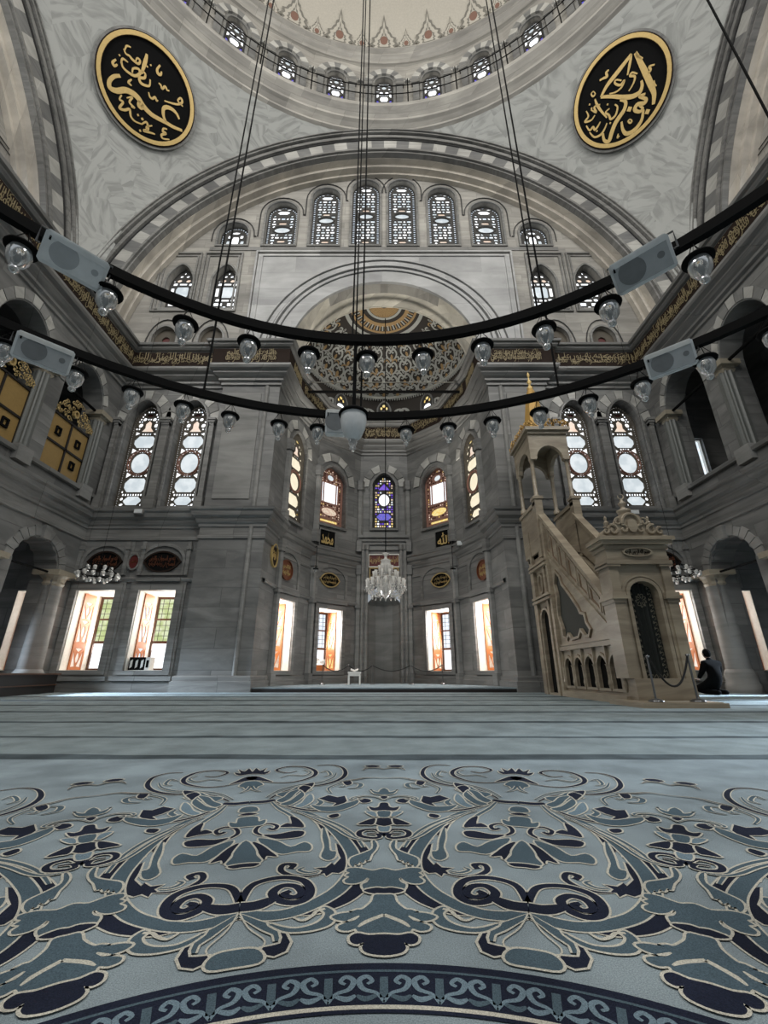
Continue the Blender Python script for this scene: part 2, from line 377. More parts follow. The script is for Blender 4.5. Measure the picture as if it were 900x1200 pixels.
# ---- apse walls
AV = [(-3.72, 12.9), (-3.6, 14.15), (-2.8, 16.37), (-1.09, 17.96), (1.09, 17.96), (2.8, 16.37), (3.6, 14.15), (3.72, 12.9)]
def facet(i):
    a, c = Vector(AV[i]), Vector(AV[i+1]); d = c-a
    return frame((a.x, a.y, 0), (d.x, d.y, 0)), d.length
AP = {}                                    # per facet holes in local u
def u_of(px, py, Mx): return onplane(px, py, Mx)
F1, L1 = facet(0); F2, L2 = facet(1); F3, L3 = facet(2); F4, L4 = facet(3)
u3a, u3b = u_of(371, 750, F3)[0], u_of(399, 750, F3)[0]
u2a, u2b = u_of(315, 750, F2)[0], u_of(340.5, 750, F2)[0]
u2a = max(.12, u2a)
u3s = (u_of(373.5, 600, F3)[0], u_of(404, 600, F3)[0]); z3 = (u_of(388, 616, F3)[1], u_of(388, 546, F3)[1])
u2s = (max(.1, u_of(329, 600, F2)[0]), u_of(353, 600, F2)[0]); z2 = (5.75, 9.4)
mc = L4/2
HOL = {1: [], 2: [rect(u2a, u2b, *GZ), arch(u2s[0], u2s[1], z2[0], 8.6, z2[1], 14, 1.75)],
       3: [rect(u3a, u3b, *GZ), arch(u3s[0], u3s[1], z3[0], z3[1]-.6, z3[1], 14, 1.5)],
       4: [arch(mc-.52, mc+.52, 6.5, 8.6, 9.2, 14, 1.5), arch(mc-.72, mc+.72, .13, 3.45, 3.95, 12, 2.6)]}
mb = MB()
def flipu(poly, L): return [(L-p[0], p[1]) for p in poly][::-1]
for i, k in ((0, 1), (1, 2), (2, 3), (3, 4), (4, 3), (5, 2), (6, 1)):
    Fk, L = facet(i); hs = HOL[k] if i <= 3 else [flipu(h, L) for h in HOL[k]]
    mb.prism(rect(0, L, 0, 11.6), Fk, 0, .45, 0, hs)
# mihrab niche: half octagonal recess with smooth slabs
Fk, L = facet(3); yb = 17.96
for i in range(6):
    a0 = pi*i/6; a1 = pi*(i+1)/6
    p0 = (-.72*math.cos(a0), yb+.75*math.sin(a0)); p1 = (-.72*math.cos(a1), yb+.75*math.sin(a1))
    mb.add([(p0[0], p0[1], .1), (p1[0], p1[1], .1), (p1[0], p1[1], 3.2), (p0[0], p0[1], 3.2)], [(0, 1, 2, 3)], 1)
    mb.add([(p0[0], p0[1], 3.2), (p1[0], p1[1], 3.2), (0, yb, 3.95)], [(0, 1, 2)], 1)
apse = struct(mb.build('wall_apse', ['wall', 'plain']))
mb = MB()
for i in range(7):
    Fk, L = facet(i)
    if i in (1, 2, 4, 5):
        e = (lambda q: q) if i <= 3 else (lambda q: flipu(q, L))
        a, c = (u2a, u2b) if i in (1, 5) else (u3a, u3b)
        mb.prism(e(rect(a-.16, c+.16, .45, 3.0)), Fk, -.08, .02, 0, [e(rect(a, c, *GZ))])
        mb.prism(e(rect(a-.2, c+.2, 3.05, 3.15)), Fk, -.12, .02, 0)
        mb.prism(e(rect(a-.22, c+.22, 3.2, 4.6)), Fk, -.05, .02, 0, [e(arch(a-.12, c+.12, 3.3, 4.0, 4.5, 12))])
        s0, s1 = u2s if i in (1, 5) else u3s
        zz = z2 if i in (1, 5) else z3
        o = arch(s0-.1, s1+.1, zz[0]-.1, zz[1]-.75, zz[1]+.1, 14, 1.6); n_ = arch(s0, s1, zz[0], zz[1]-.75, zz[1], 14, 1.6)
        mb.prism(e(o), Fk, -.09, .02, 0, [e(n_)])
        cx = (s0+s1)/2; rr0 = (s1-s0)/2+.16
        for k in range(7):
            t0 = pi*(k+.04)/7; t1 = pi*(k+.96)/7
            q = [(cx+r_*math.cos(t), zz[1]-.7+r_*math.sin(t)*1.15) for r_, t in ((rr0, t0), (rr0, t1), (rr0+.32, t1), (rr0+.32, t0))]
            mb.prism(e(q), Fk, -.05, .02, 1+k % 2)
    if i == 3:
        o = arch(mc-.63, mc+.63, 6.4, 8.6, 9.32, 14, 1.5)
        mb.prism(o, Fk, -.09, .02, 0, [arch(mc-.52, mc+.52, 6.5, 8.6, 9.2, 14, 1.5)])
        for k in range(7):
            t0 = pi*(k+.04)/7; t1 = pi*(k+.96)/7
            q = [(mc+r_*math.cos(t), 8.5+r_*math.sin(t)*1.15) for r_, t in ((.7, t0), (.7, t1), (1.0, t1), (1.0, t0))]
            mb.prism(q, Fk, -.05, .02, 1+k % 2)
        mb.prism(rect(mc-.85, mc+.85, .13, 5.75), Fk, -.08, .02, 0, [arch(mc-.72, mc+.72, .13, 3.45, 3.95, 12, 2.6), rect(mc-.66, mc+.66, 4.2, 5.5)])
        for zc in (5.72, 5.85, 6.0): mb.prism(rect(0, L, zc, zc+.12), Fk, -.14-(zc-5.7)*.5, .02, 0)
        for x in (.18, .36, L-.36, L-.18):   # slender engaged shafts either side of the niche
            mb.tube([Fk @ Vector((x, .35, -.1)), Fk @ Vector((x, 5.6, -.1))], .06, 8, 2)
            for z0, z1, r_ in ((.13, .4, .1), (5.5, 5.72, .1), (3.6, 3.75, .085)): mb.tube([Fk @ Vector((x, z0, -.1)), Fk @ Vector((x, z1, -.1))], r_, 8, 0)
for i in range(1, 7):                      # corner pilasters, lower and upper order
    x, y = AV[i]; c = Vector((x, y)); inn = (Vector((0, 14.6))-c).normalized()
    p = c+inn*.04
    for z0, z1, r_ in ((.13, .5, .2), (.5, 4.5, .13), (3.0, 3.14, .2), (4.4, 4.8, .19), (5.4, 5.9, .2), (5.9, 8.4, .14), (8.3, 8.75, .2)):
        mb.lathe([(r_, z0), (r_*1.02, z1)], Matrix.Translation((p.x, p.y, 0)), 6, 2 if r_ < .15 else 0)
mb.build('apse_mouldings', ['trim', 'light_st', 'plain'], apse)

# ---- cornices
PATH = [(-XS, -8), (-XS, YF), (-5.76, YF), (-5.76, YP), (-3.72, YP)]+AV[1:7]+[(3.72, YP), (5.76, YP), (5.76, YF), (XS, YF), (XS, -8)]
MAIN = [(0, 10.12), (.06, 10.14), (.06, 10.24), (.14, 10.28), (.14, 10.36), (.22, 10.42), (.3, 10.5), (.3, 10.56), (.42, 10.62), (.46, 10.7), (.46, 10.78), (.36, 10.8), (.36, 11.5), (.44, 11.52), (.5, 11.58), (.5, 11.64), (.58, 11.66), (.6, 11.74), (-.9, 11.76)]
mb = MB(); mb.sweep(MAIN, PATH); tr = struct(mb.build('trim_1', 'trim'))
mb = MB(); mb.sweep([(.365, 10.83), (.375, 10.84), (.375, 11.46), (.365, 11.47)], PATH); mb.build('inscription_ground', 'brown', tr)
MID = [(0, 4.4), (.05, 4.42), (.05, 4.5), (.012, 4.52), (.012, 4.78), (.05, 4.8), (.05, 4.87), (.1, 4.92), (.14, 5.0), (.14, 5.06), (.24, 5.12), (.26, 5.2), (.26, 5.26), (.32, 5.3), (.34, 5.38), (-.05, 5.42)]
mb = MB(); mb.sweep(MID, PATH[:6]); MIDA = [(o_*.55, z_-.14) for o_, z_ in MID]; mb.sweep(MIDA, PATH[5:8]); mb.sweep(MIDA, PATH[8:11]); mb.sweep(MID, PATH[10:]); struct(mb.build('trim_2', 'trim'))
BASE = [(.1, 0), (.1, .28), (.06, .3), (.06, .4), (.02, .44), (0, .44)]
mb = MB(); mb.sweep(BASE, [(-XS, 12.3), (-XS, YF), (-5.76, YF), (-5.76, YP-.08), (-3.72, YP-.08)]+AV[1:4]+[(-.75, 17.96)])
mb.sweep(BASE, [(.75, 17.96)]+AV[4:7]+[(3.72, YP-.08), (5.76, YP-.08), (5.76, YF), (XS, YF), (XS, 12.3)]); struct(mb.build('trim_3', 'trim'))
# small line of moulding on the side walls and apse under the string course
mb = MB(); S2 = [(0, 3.08), (.07, 3.1), (.1, 3.16), (.1, 3.2), (0, 3.24)]
mb.sweep(S2, [(-XS, 12.35), (-XS, YF), (-5.8, YF)]); mb.sweep(S2, AV[0:4]); mb.sweep(S2, AV[4:8]); mb.sweep(S2, [(5.8, YF), (XS, YF), (XS, 12.35)]); struct(mb.build('trim_4', 'trim'))
# lettering on the frieze
mb = MB(); k = 0
for i in range(len(PATH)-1):
    a, c = Vector(PATH[i]), Vector(PATH[i+1]); d = (c-a); Ln = d.length
    if Ln < .5: continue
    dn = d.normalized(); nrm = Vector((dn.y, -dn.x))
    lo = 0.4 if 3 < i < 11 else .36
    o = a+nrm*.378; Fm = frame((o.x, o.y, 0), (dn.x, dn.y, 0))
    s0, s1 = .1, Ln-.1
    if i in (0, len(PATH)-2):            # side walls: only the stretch ahead of the camera carries lettering
        s0, s1 = (11.5, Ln-.45) if i == 0 else (.45, Ln-11.5)
    if i in (4, 5, 6, 7, 8, 9, 10): s0, s1 = .2, Ln-.2
    nseg = max(1, round((s1-s0)/2.4)); seg = (s1-s0)/nseg
    for q in range(nseg):
        x0 = s0+q*seg; x1 = x0+seg*.98
        put_text(mb, VERSE[k % 12], Fm, x0, x1, 10.85, 11.3, -.004, 0, dep=.012, bold=-.012)
        put_text(mb, VERSE[(k+5) % 12], Fm, x0+.03, x1, 11.06, 11.46, -.006, 0, dep=.012, bold=-.012)
        put_text(mb, VERSE[(k+8) % 12], Fm, x0, x1-.05, 10.92, 11.38, -.008, 0, dep=.012, bold=-.012); k += 1
        for z in range(int(seg/.13)):
            xx = x0+z*.13+R.uniform(0, .06); zz = R.uniform(10.9, 11.4)
            ribbon(mb, [(xx, zz), (xx+.03, zz+.06), (xx+.08, zz+.03)], .014, Fm, -.012, 0)
mb.build('inscription_lettering', 'duskgold', tr)

# ---- side walls, arcades and galleries behind them
def lobed(y0, y1, zs, zt, z0=0, lobes=7):
    cy = (y0+y1)/2; a = (y1-y0)/2; pts = [(y0, z0), (y1, z0)]
    for i in range(lobes*4+1):
        t = pi*i/(lobes*4); r_ = 1+.07*abs(math.sin(t*lobes))-.07
        pts.append((cy+a*math.cos(t)*r_, zs+(zt-zs)*math.sin(t)*r_))
    return pts
GA = [(10.5-2.45*k, 12.1-2.45*k) for k in range(4)]
for s, nm in ((-1, 'left'), (1, 'right')):
    Fs = frame((s*XS, 0, 0), (0, 1, 0)) if s < 0 else frame((s*XS, 0, 0), (0, -1, 0))
    e = (lambda q: q) if s < 0 else (lambda q: [(-p[0], p[1]) for p in q])
    hs = [e(lobed(a, c, 3.25, 4.02)) for a, c in GA]+[e(arch(a-.05, c+.05, 5.95, 8.55, 9.75, 16)) for a, c in GA]
    mb = MB(); poly = e(rect(-8, 12.95, 0, 10.9)); mb.prism(poly, Fs, 0, .65, 0, hs)
    mb.box(*sorted((s*(XS+.6), s*13.2)), -8, 13.0, 5.1, 5.3)      # gallery floor
    mb.box(*sorted((s*(XS-.3), s*13.4)), -8, 13.3, 10.9, 11.66)    # ledge slab over the gallery
    mb.box(*sorted((s*13.0, s*13.3)), -8, 13.3, 0, 11)            # outer wall
    w = struct(mb.build('wall_'+nm, ['wall', 'plain']))
    mb = MB()
    for a, c in GA:
        cy = (a+c)/2
        for k in range(13):               # stepped ring of stones round the lobed arch
            t0 = pi*(k+.05)/13; t1 = pi*(k+.95)/13; n_ = 1.34+.05*(k % 2)
            q = [(cy+.8*r_*math.cos(t), 3.25+.77*r_*math.sin(t)) for r_, t in ((1.03, t0), (1.03, t1), (n_, t1), (n_, t0))]
            mb.prism(e(q), Fs, -.04, .02, 1)
        for k in range(11):
            t0 = pi*(k+.04)/11; t1 = pi*(k+.96)/11
            q = [(cy+.85*r_*math.cos(t), 8.55+1.2*r_*math.sin(t)) for r_, t in ((1.04, t0), (1.04, t1), (1.3, t1), (1.3, t0))]
            mb.prism(e(q), Fs, -.03, .02, 1+k % 2)
        mb.prism(e(rect(cy-.12, cy+.12, 3.98, 4.35)), Fs, -.12, .02, 1)     # keystone
    # parapet sill under the gallery
    mb.sweep([(.02, 5.78), (.1, 5.8), (.12, 5.9), (0, 5.96)], [(s*XS, 12.9), (s*XS, 0)] if s > 0 else [(s*XS, 0), (s*XS, 12.9)], 0)
    mb.build('arcade_stonework', ['trim', 'plain', 'light_st'], w)
    # arcade columns with capitals, and fluted gallery columns
    for k in range(4):
        yk = 12.3-2.45*k
        root = empty('arcade_column', (s*(XS+.15), yk, 0))
        mb = MB(); mb.lathe([(.40, 0), (.40, .22), (.36, .26), (.36, .5), (.33, .55), (.30, .6)], None, 20)
        mb.build('base', 'plain', root, True)
        mb = MB(); mb.lathe([(.29, .58), (.275, 1.6), (.255, 2.85)], None, 20); mb.build('shaft', 'plain', root, True)
        mb = MB(); mb.lathe([(.26, 2.84), (.29, 2.9), (.27, 2.96), (.30, 3.05), (.37, 3.13)], None, 20); mb.box(-.38, .38, -.38, .38, 3.13, 3.27); mb.build('capital', 'capg', root)
        tag(root, ['round marble column nearest the front wall carrying the %s ground arcade', 'second round marble column of the %s ground arcade', 'third round marble column of the %s ground arcade', 'fourth round marble column of the %s ground arcade'][k] % nm, 'column', 'columns of the %s ground arcade' % nm)
        root = empty('fluted_column', (s*(XS+.12), yk-.02, 5.9))
        mb = MB(); mb.box(-.26, .26, -.24, .24, -.3, .12); mb.build('base', 'plain', root)
        mb = MB(); n = 32; V = []
        for zz in (.12, 2.45):
            for j in range(n):
                r_ = (.20 if j % 4 < 2 else .165); V.append((r_*math.cos(2*pi*j/n), r_*math.sin(2*pi*j/n), zz))
        mb.add(V, [(j, (j+1) % n, n+(j+1) % n, n+j) for j in range(n)]); mb.build('shaft', 'flute', root)
        mb = MB(); mb.lathe([(.2, 2.42), (.25, 2.5), (.22, 2.56), (.27, 2.62)], None, 4, 0, pi/4, pi/4+2*pi); mb.box(-.28, .28, -.28, .28, 2.6, 2.76); mb.build('capital', 'capg', root)
        tag(root, ['fluted gallery column closest to the corner on the %s side', 'second fluted gallery column on the %s side', 'third fluted gallery column on the %s side', 'fourth fluted gallery column on the %s side'][k] % nm, 'column', 'fluted columns of the %s gallery' % nm)
    mb = MB(); mb.tube([(s*(XS+.1), 12.3-2.45*3, 8.62), (s*(XS+.1), 12.3, 8.62)], .045, 8); tag(mb.build('tie_rod', 'iron'), 'black iron tie rod between the capitals of the %s gallery' % nm, 'tie rod', 'iron tie rods')
    mb = MB(); mb.tube([(s*(XS+.1), 12.3-2.45*3, 3.2), (s*(XS+.1), 12.3, 3.2)], .03, 8); tag(mb.build('tie_rod', 'iron'), 'thin iron tie rod across the arches of the %s ground arcade' % nm, 'tie rod', 'iron tie rods')

# ---- upper front wall (tympanum)
def tym_windows():
    W = []
    for a, c, zt in ((-7.22, -5.95, 19.2), (-5.25, -3.88, 20.55), (-3.25, -1.99, 21.5), (-1.44, -.2, 22.05)):
        W.append((a, c, 17.83, zt-.62, zt, 2.0, 'row'))
    for a, c in ((-9.02, -7.93), (-7.13, -6.07)): W.append((a, c, 14.2, 15.75, 16.64, 1.55, 'mid'))
    for a, c in ((-9.05, -8.12), (-7.22, -6.3)): W.append((a, c, 12.0, 12.75, 13.3, 1.8, 'low'))
    return W
TYW = tym_windows(); allh = []
for (a, c, z0, zs, zt, p, kd) in TYW:
    h = arch(a, c, z0, zs, zt, 14, p); allh += [h, mirror(h)]
out = [(-12.2, 11.3), (-3.7, 11.3)]+[(-3.7*math.cos(pi*i/24), 11.9+3.7*math.sin(pi*i/24)) for i in range(25)]+[(3.7, 11.3), (12.2, 11.3)]
out += [(11.35*math.cos(pi*i/40), 11.9+11.35*math.sin(pi*i/40)) for i in range(0, 41)]
mb = MB(); mb.prism(out, FT, 0, .45, 0, allh); ty = struct(mb.build('wall_front_upper', ['tymp', 'slab']))
mb = MB()
# grey slab field round the apse arch with stepped mouldings
o = [(-5.34, 11.6), (-3.9, 11.6)]+[(-3.9*math.cos(pi*i/28), 11.9+3.9*math.sin(pi*i/28)) for i in range(29)]+[(3.9, 11.6), (5.34, 11.6), (5.34, 17.25), (-5.34, 17.25)]
mb.prism(o, FT, -.05, .02, 0)
for r0, r1, d in ((3.7, 4.25, -.12), (4.3, 4.42, -.16), (4.5, 4.56, -.2), (4.62, 4.8, -.14), (4.86, 4.9, -.18)):
    ring = [(-r1*math.cos(pi*i/36), 11.9+r1*math.sin(pi*i/36)) for i in range(37)]+[(r0*math.cos(pi*i/36), 11.9+r0*math.sin(pi*i/36)) for i in range(37)]
    mb.prism(ring, FT, d, 0, 0)
for r0 in (5.2, 5.45):
    mb.prism([(-r0, 11.76), (-r0+.07, 11.76), (-r0+.07, r0+11.9), (r0-.07, r0+11.9), (r0-.07, 11.76), (r0, 11.76), (r0, r0+11.97), (-r0, r0+11.97)], FT, -.09, .02, 0)
mb.build('apse_arch_slab', ['slab'], ty)
mb = MB()   # frames around the paired windows, surrounds of the rest
for s in (1, -1):
    sg = (lambda q: q) if s == 1 else mirror
    for x0, x1 in ((-9.42, -7.74), (-7.62, -6.0)):
        for g, d in ((0, -.07), (.14, -.04)):
            mb.prism(sg(rect(x0+g, x1-g, 14.08+g, 17.34-g)), FT, d, .02, 0, [sg(rect(x0+g+.06, x1-g-.06, 14.14+g, 17.28-g))])
    for (a, c, z0, zs, zt, p, kd) in TYW:
        g = .09
        mb.prism(sg(arch(a-g, c+g, z0-(g if kd != 'low' else 0), zs, zt+g, 14, p)), FT, -.06, .02, 0, [sg(arch(a, c, z0, zs, zt, 14, p))])
mb.prism(rect(-7.5, 7.5, 17.5, 17.7), FT, -.03, .02, 0)
mb.build('window_surrounds', 'trim', ty)
mb = MB()   # black outline running over the window heads
for s in (1, -1):
    last = None
    for (a, c, z0, zs, zt, p, kd) in TYW[:4]:
        g = .27; cx = (a+c)/2; hw = (c-a)/2+g
        pts = [(cx-hw, 18.05 if last is None else last)]+[(cx-hw*math.cos(pi*i/12), zt-.75+(.75+g)*math.sin(pi*i/12)) for i in range(13)]
        last = zt-.85; pts.append((cx+hw, last)); pts.append((cx+hw+.1, last))
        mb.tube([(s*q[0], YT-.03, q[1]) for q in pts], .022, 5, 0)
    for (a, c, z0, zs, zt, p, kd) in TYW[6:]:
        cx = (a+c)/2; hw = (c-a)/2+.25
        mb.tube([(s*(cx-hw*math.cos(pi*i/12)), YT-.03, 12.35+1.3*math.sin(pi*i/12)) for i in range(13)], .02, 5, 0)
mb.build('black_outline', 'line', ty)

# ---- the four great arches (front, left, right fully; their bands, voussoirs and soffits)
def great_arch(name, Mx, depth, soffit_mat=2):
    mb = MB(); N = 64
    def annulus(r0, r1, d0, d1, mi, t0=0, t1=pi, n=N):
        vs = []
        for i in range(n+1):
            t = t0+(t1-t0)*i/n; c, s_ = math.cos(t), math.sin(t)
            vs += [(r0*c, ZS+r0*s_, d0), (r1*c, ZS+r1*s_, d0), (r1*c, ZS+r1*s_, d1), (r0*c, ZS+r0*s_, d1)]
        fs = []
        for i in range(n):
            for j in range(4): fs.append((4*i+j, 4*i+(j+1) % 4, 4*i+4+(j+1) % 4, 4*i+4+j))
        mb.add(vs, fs, mi, Mx)
    annulus(11.78, 11.98, -.10, .1, 0); annulus(11.70, 11.75, -.13, .1, 0); annulus(11.84, 11.9, -.16, .1, 0)
    annulus(11.48, 11.64, -.04, .3, 0); annulus(11.40, 11.44, .02, .3, 3)
    annulus(11.66, 11.69, -.02, .3, 3)
    nv = 62
    for k in range(nv):
        t0 = pi*k/nv; t1 = pi*(k+1)/nv
        annulus(10.82, 11.40, .06, .3, 1 if k % 2 else 2, t0, t1, 2)
    annulus(10.70, 10.80, .0, .3, 0); annulus(10.6, 10.68, .08, .5, 0); annulus(10.80, 10.83, .03, .3, 3)
    annulus(10.58, 10.62, .3, depth+.3, 4); annulus(10.42, 10.6, .55, depth+.3, 4); annulus(10.3, 10.45, .8, depth+.3, 4)
    return struct(mb.build(name, ['trim', 'dark_st', 'light_st', 'line', 'bandst']))
great_arch('wall_front_arch', frame((0, CY+HA, 0), (1, 0, 0)), .7)
great_arch('wall_left_arch', frame((-HA, CY, 0), (0, 1, 0)), .7)
great_arch('wall_right_arch', frame((HA, CY, 0), (0, -1, 0)), .7)
# side tympana with their windows (frames seen at the picture's edges)
for s, nm in ((-1, 'left'), (1, 'right')):
    Fs = frame((s*XT, CY, 0), (0, -s if s > 0 else 1, 0)); Fs = frame((s*XT, CY, 0), (0, 1, 0)) if s < 0 else frame((s*XT, CY, 0), (0, -1, 0))
    hs = []
    sg = 1 if s < 0 else -1
    for cx, z0, zt in ((9.0, 14.2, 16.6), (7.1, 14.2, 16.6), (6.6, 17.8, 19.2), (4.6, 17.8, 20.5), (2.6, 17.8, 21.4), (.8, 17.8, 22), (-1, 17.8, 22), (-2.8, 17.8, 21.4)):
        hs.append(arch(sg*cx-.6, sg*cx+.6, z0, zt-.7, zt, 12, 1.8))
    o = [(-12.2, 11.3), (12.2, 11.3)]+[(11.35*math.cos(pi*i/40), 11.9+11.35*math.sin(pi*i/40)) for i in range(0, 41)]
    mb = MB(); mb.prism(o, Fs, 0, .45, 0, hs)
    w = struct(mb.build('wall_%s_upper' % nm, 'tymp'))
    mb = MB()
    for h in hs:
        g = MB(); mb.prism([(p[0], p[1]) for p in inset(h, -.12)], Fs, -.07, .02, 0, [h])
    mb.build('window_surrounds', 'trim', w)
    mb = MB()
    for h in hs[:2]:
        xs = [p[0] for p in h]; x0, x1 = min(xs)-.35, max(xs)+.35
        for g in (0, .16): mb.tube([Fs @ Vector((q[0], q[1], -.03)) for q in rect(x0+g, x1-g, 14+g, 17.2-g)], .03, 5, 0, closed=True)
    for h in hs[2:]:
        q = inset(h, -.3)[2:]
        mb.tube([Fs @ Vector((p[0], p[1], -.03)) for p in q], .03, 5)
    mb.build('black_outline', 'line', w)
    mb = MB()
    for h in hs: mb.flat(h, Fs, .3)
    struct(mb.build('window_%d' % (30 if s < 0 else 31), 'w'))

# ---- pendentives
mb = MB(); RS = HA*math.sqrt(2)
for q in range(4):
    n = 30; k = 22; vs = []
    for i in range(n+1):
        ph = pi/4+q*pi/2+(-pi/4+pi/2*i/n); c, s_ = math.cos(ph), math.sin(ph); rm = HA/max(abs(c), abs(s_))
        for j in range(k+1):
            r_ = HA+(rm-HA)*j/k; vs.append((r_*c, CY+r_*s_, ZS+math.sqrt(max(0, RS*RS-r_*r_))))
    mb.add(vs, [(i*(k+1)+j, i*(k+1)+j+1, (i+1)*(k+1)+j+1, (i+1)*(k+1)+j) for i in range(n) for j in range(k)], 0)
m, nt, bs = new_mat('brushed_marble_plaster'); N = nt.nodes.new; Lk = nt.links.new; M['pend'] = m
g = N('ShaderNodeNewGeometry'); vo = N('ShaderNodeTexVoronoi'); vo.inputs['Scale'].default_value = 1.0; vo.inputs['Randomness'].default_value = 1
n0 = N('ShaderNodeTexNoise'); n0.inputs['Scale'].default_value = .8; Lk(g.outputs['Position'], n0.inputs['Vector'])
ad = N('ShaderNodeMix'); ad.data_type = 'VECTOR'; ad.inputs['Factor'].default_value = .25; Lk(g.outputs['Position'], ad.inputs['A']); Lk(n0.outputs['Color'], ad.inputs['B']); Lk(g.outputs['Position'], vo.inputs['Vector'])
vr = N('ShaderNodeVectorRotate'); vr.rotation_type = 'EULER_XYZ'; sc_ = N('ShaderNodeVectorMath'); sc_.operation = 'SCALE'; sc_.inputs['Scale'].default_value = 6.3; Lk(vo.outputs['Color'], sc_.inputs[0]); Lk(sc_.outputs[0], vr.inputs['Rotation']); Lk(ad.outputs['Result'], vr.inputs['Vector'])
mp = N('ShaderNodeMapping'); mp.inputs['Scale'].default_value = (1.5, 9.0, 1.5); Lk(vr.outputs[0], mp.inputs['Vector'])
n1 = N('ShaderNodeTexNoise'); n1.inputs['Scale'].default_value = .9; n1.inputs['Detail'].default_value = 4; n1.inputs['Distortion'].default_value = .5; Lk(mp.outputs[0], n1.inputs['Vector'])
rp = N('ShaderNodeValToRGB'); e_ = rp.color_ramp.elements; e_[0].position = .38; e_[0].color = (.28, .285, .27, 1); e_[1].position = .56; e_[1].color = (.40, .405, .385, 1)
Lk(n1.outputs['Fac'], rp.inputs['Fac']); Lk(rp.outputs['Color'], bs.inputs['Base Color']); bs.inputs['Roughness'].default_value = .6
struct(mb.build('ceiling_pendentives', 'pend', None, True))

# ---- drum, ring cornice and dome
DC = Matrix.Translation((0, CY, 0))
mb = MB()
mb.lathe([(11.95, 23.6), (11.72, 23.72), (11.72, 23.84), (11.8, 23.9), (11.62, 24.05), (11.5, 24.12), (11.5, 24.26), (11.56, 24.3), (11.36, 24.5), (11.22, 24.62), (11.22, 24.86), (11.28, 24.9), (12.05, 24.95)], DC, 128)
struct(mb.build('ceiling_ring', 'tymp', None, False))
NB = 32; RW = 12.0; hwid = RW*math.tan(pi/NB)
mb = MB(); mv = MB(); win = []
for k in range(NB):
    az = 2*pi*k/NB; front = abs((az+pi) % (2*pi)-pi) < 1.25
    o = Vector((RW*math.sin(az), CY+RW*math.cos(az), 0)); u = Vector((math.cos(az), -math.sin(az), 0)); Fb = frame(o, u)
    h = arch(-.47, .47, 26.2, 28.0, 28.6, 12)
    mb.prism(rect(-hwid, hwid, 24.8, 30.3), Fb, 0, .3, 0, [h], back=False)
    if front:
        win.append((k, Fb))
        for j in range(9):
            t0 = pi*j/9; t1 = pi*(j+1)/9
            q = [(r_*math.cos(t), 27.95+r_*1.15*math.sin(t)) for r_, t in ((.64, t0), (.64, t1), (1.0, t1), (1.0, t0))]
            mv.prism(q, Fb, -.14, 0, j % 2)
        for sx in (-1, 1):                # pilasters, and the blind niche between two windows
            mv.prism(rect(min(sx*.62, sx*.92), max(sx*.62, sx*.92), 25.0, 27.7), Fb, -.12, 0, 0)
            mv.prism(rect(min(sx*.58, sx*.98), max(sx*.58, sx*.98), 27.7, 27.95), Fb, -.18, 0, 2)
        for j in range(7):
            t0 = pi*j/7; t1 = pi*(j+1)/7
            q = [(hwid+r_*math.cos(t), 27.95+r_*.9*math.sin(t)) for r_, t in ((.2, t0), (.2, t1), (.42, t1), (.42, t0))]
            if k != win[0][0]or True: mv.prism(q, Fb, -.12, 0, j % 2)
        mv.prism(inset(h, -.12), Fb, -.05, .02, 2, [h])
dr = struct(mb.build('wall_drum', 'tymp')); mv.build('striped_arches', ['dark_st', 'light_st', 'trim'], dr)
mb = MB(); mb.lathe([(12.05, 29.6), (11.9, 29.65), (11.85, 29.8), (11.7, 29.95), (11.7, 30.05), (11.55, 30.15), (11.55, 30.25), (11.95, 30.3)], DC, 128)
struct(mb.build('trim_5', 'tymp'))
mb = MB(); prof = [(11.95*math.cos(pi/2*i/24), 30.2+10.8*math.sin(pi/2*i/24)) for i in range(24)]+[(.01, 41)]
mb.lathe(prof, DC, 96); dome = struct(mb.build('ceiling_dome', 'dome', None, True))
# painted palmette crest along the foot of the dome
def crest(big):
    P = []
    sc2 = 1.42 if big else .9
    half = [(0, 0), (.5, 0), (.62, .12), (.5, .3), (.66, .42), (.52, .62), (.58, .82), (.4, .9), (.32, 1.1), (.22, 1.2), (.2, 1.4), (.08, 1.5), (.05, 1.75), (0, 2.05)]
    P = [(x*sc2*.8, z*sc2*.9) for x, z in half]+[(-x*sc2*.8, z*sc2*.9) for x, z in half[::-1][1:-1]]
    return P
mc_ = MB()
def dome_pt(az, h):                        # h: arc height above the springing
    t = h/11.2; r_ = 11.9*math.cos(t)-.03; return Vector((r_*math.sin(az), CY+r_*math.cos(az), 30.25+10.8*math.sin(t)))
def on_dome(poly, az0, dz=0, s_=1, off=0):
    return [tuple(dome_pt(az0+(p[0]*s_)/11.9, p[1]*s_+off)-Vector((math.sin(az0), math.cos(az0), 0))*dz) for p in poly]
for k2 in range(-14, 15):
    az = k2*pi/NB; big = k2 % 2 == 0
    P = [(x_, z_+.42) for x_, z_ in crest(big)]
    for poly, mi, dz in ((P, 0, .02), ([(p[0]*.78, (p[1]-.42)*.84+.5) for p in P], 1, .04), ([(p[0]*.5, (p[1]-.42)*.6+.62) for p in P], 0, .05), ([(p[0]*.36, (p[1]-.42)*.46+.72) for p in P], 1, .055), (ell(0, 1.2 if big else .9, .2 if big else .12, .34 if big else .2, 12), 2, .06)):
        tri = tessellate_polygon([[Vector((p[0], p[1], 0)) for p in poly]]); mc_.add(on_dome(poly, az, dz), tri, mi)
mc_.build('painted_crest', ['crestg', 'dome', 'crestr'], dome)

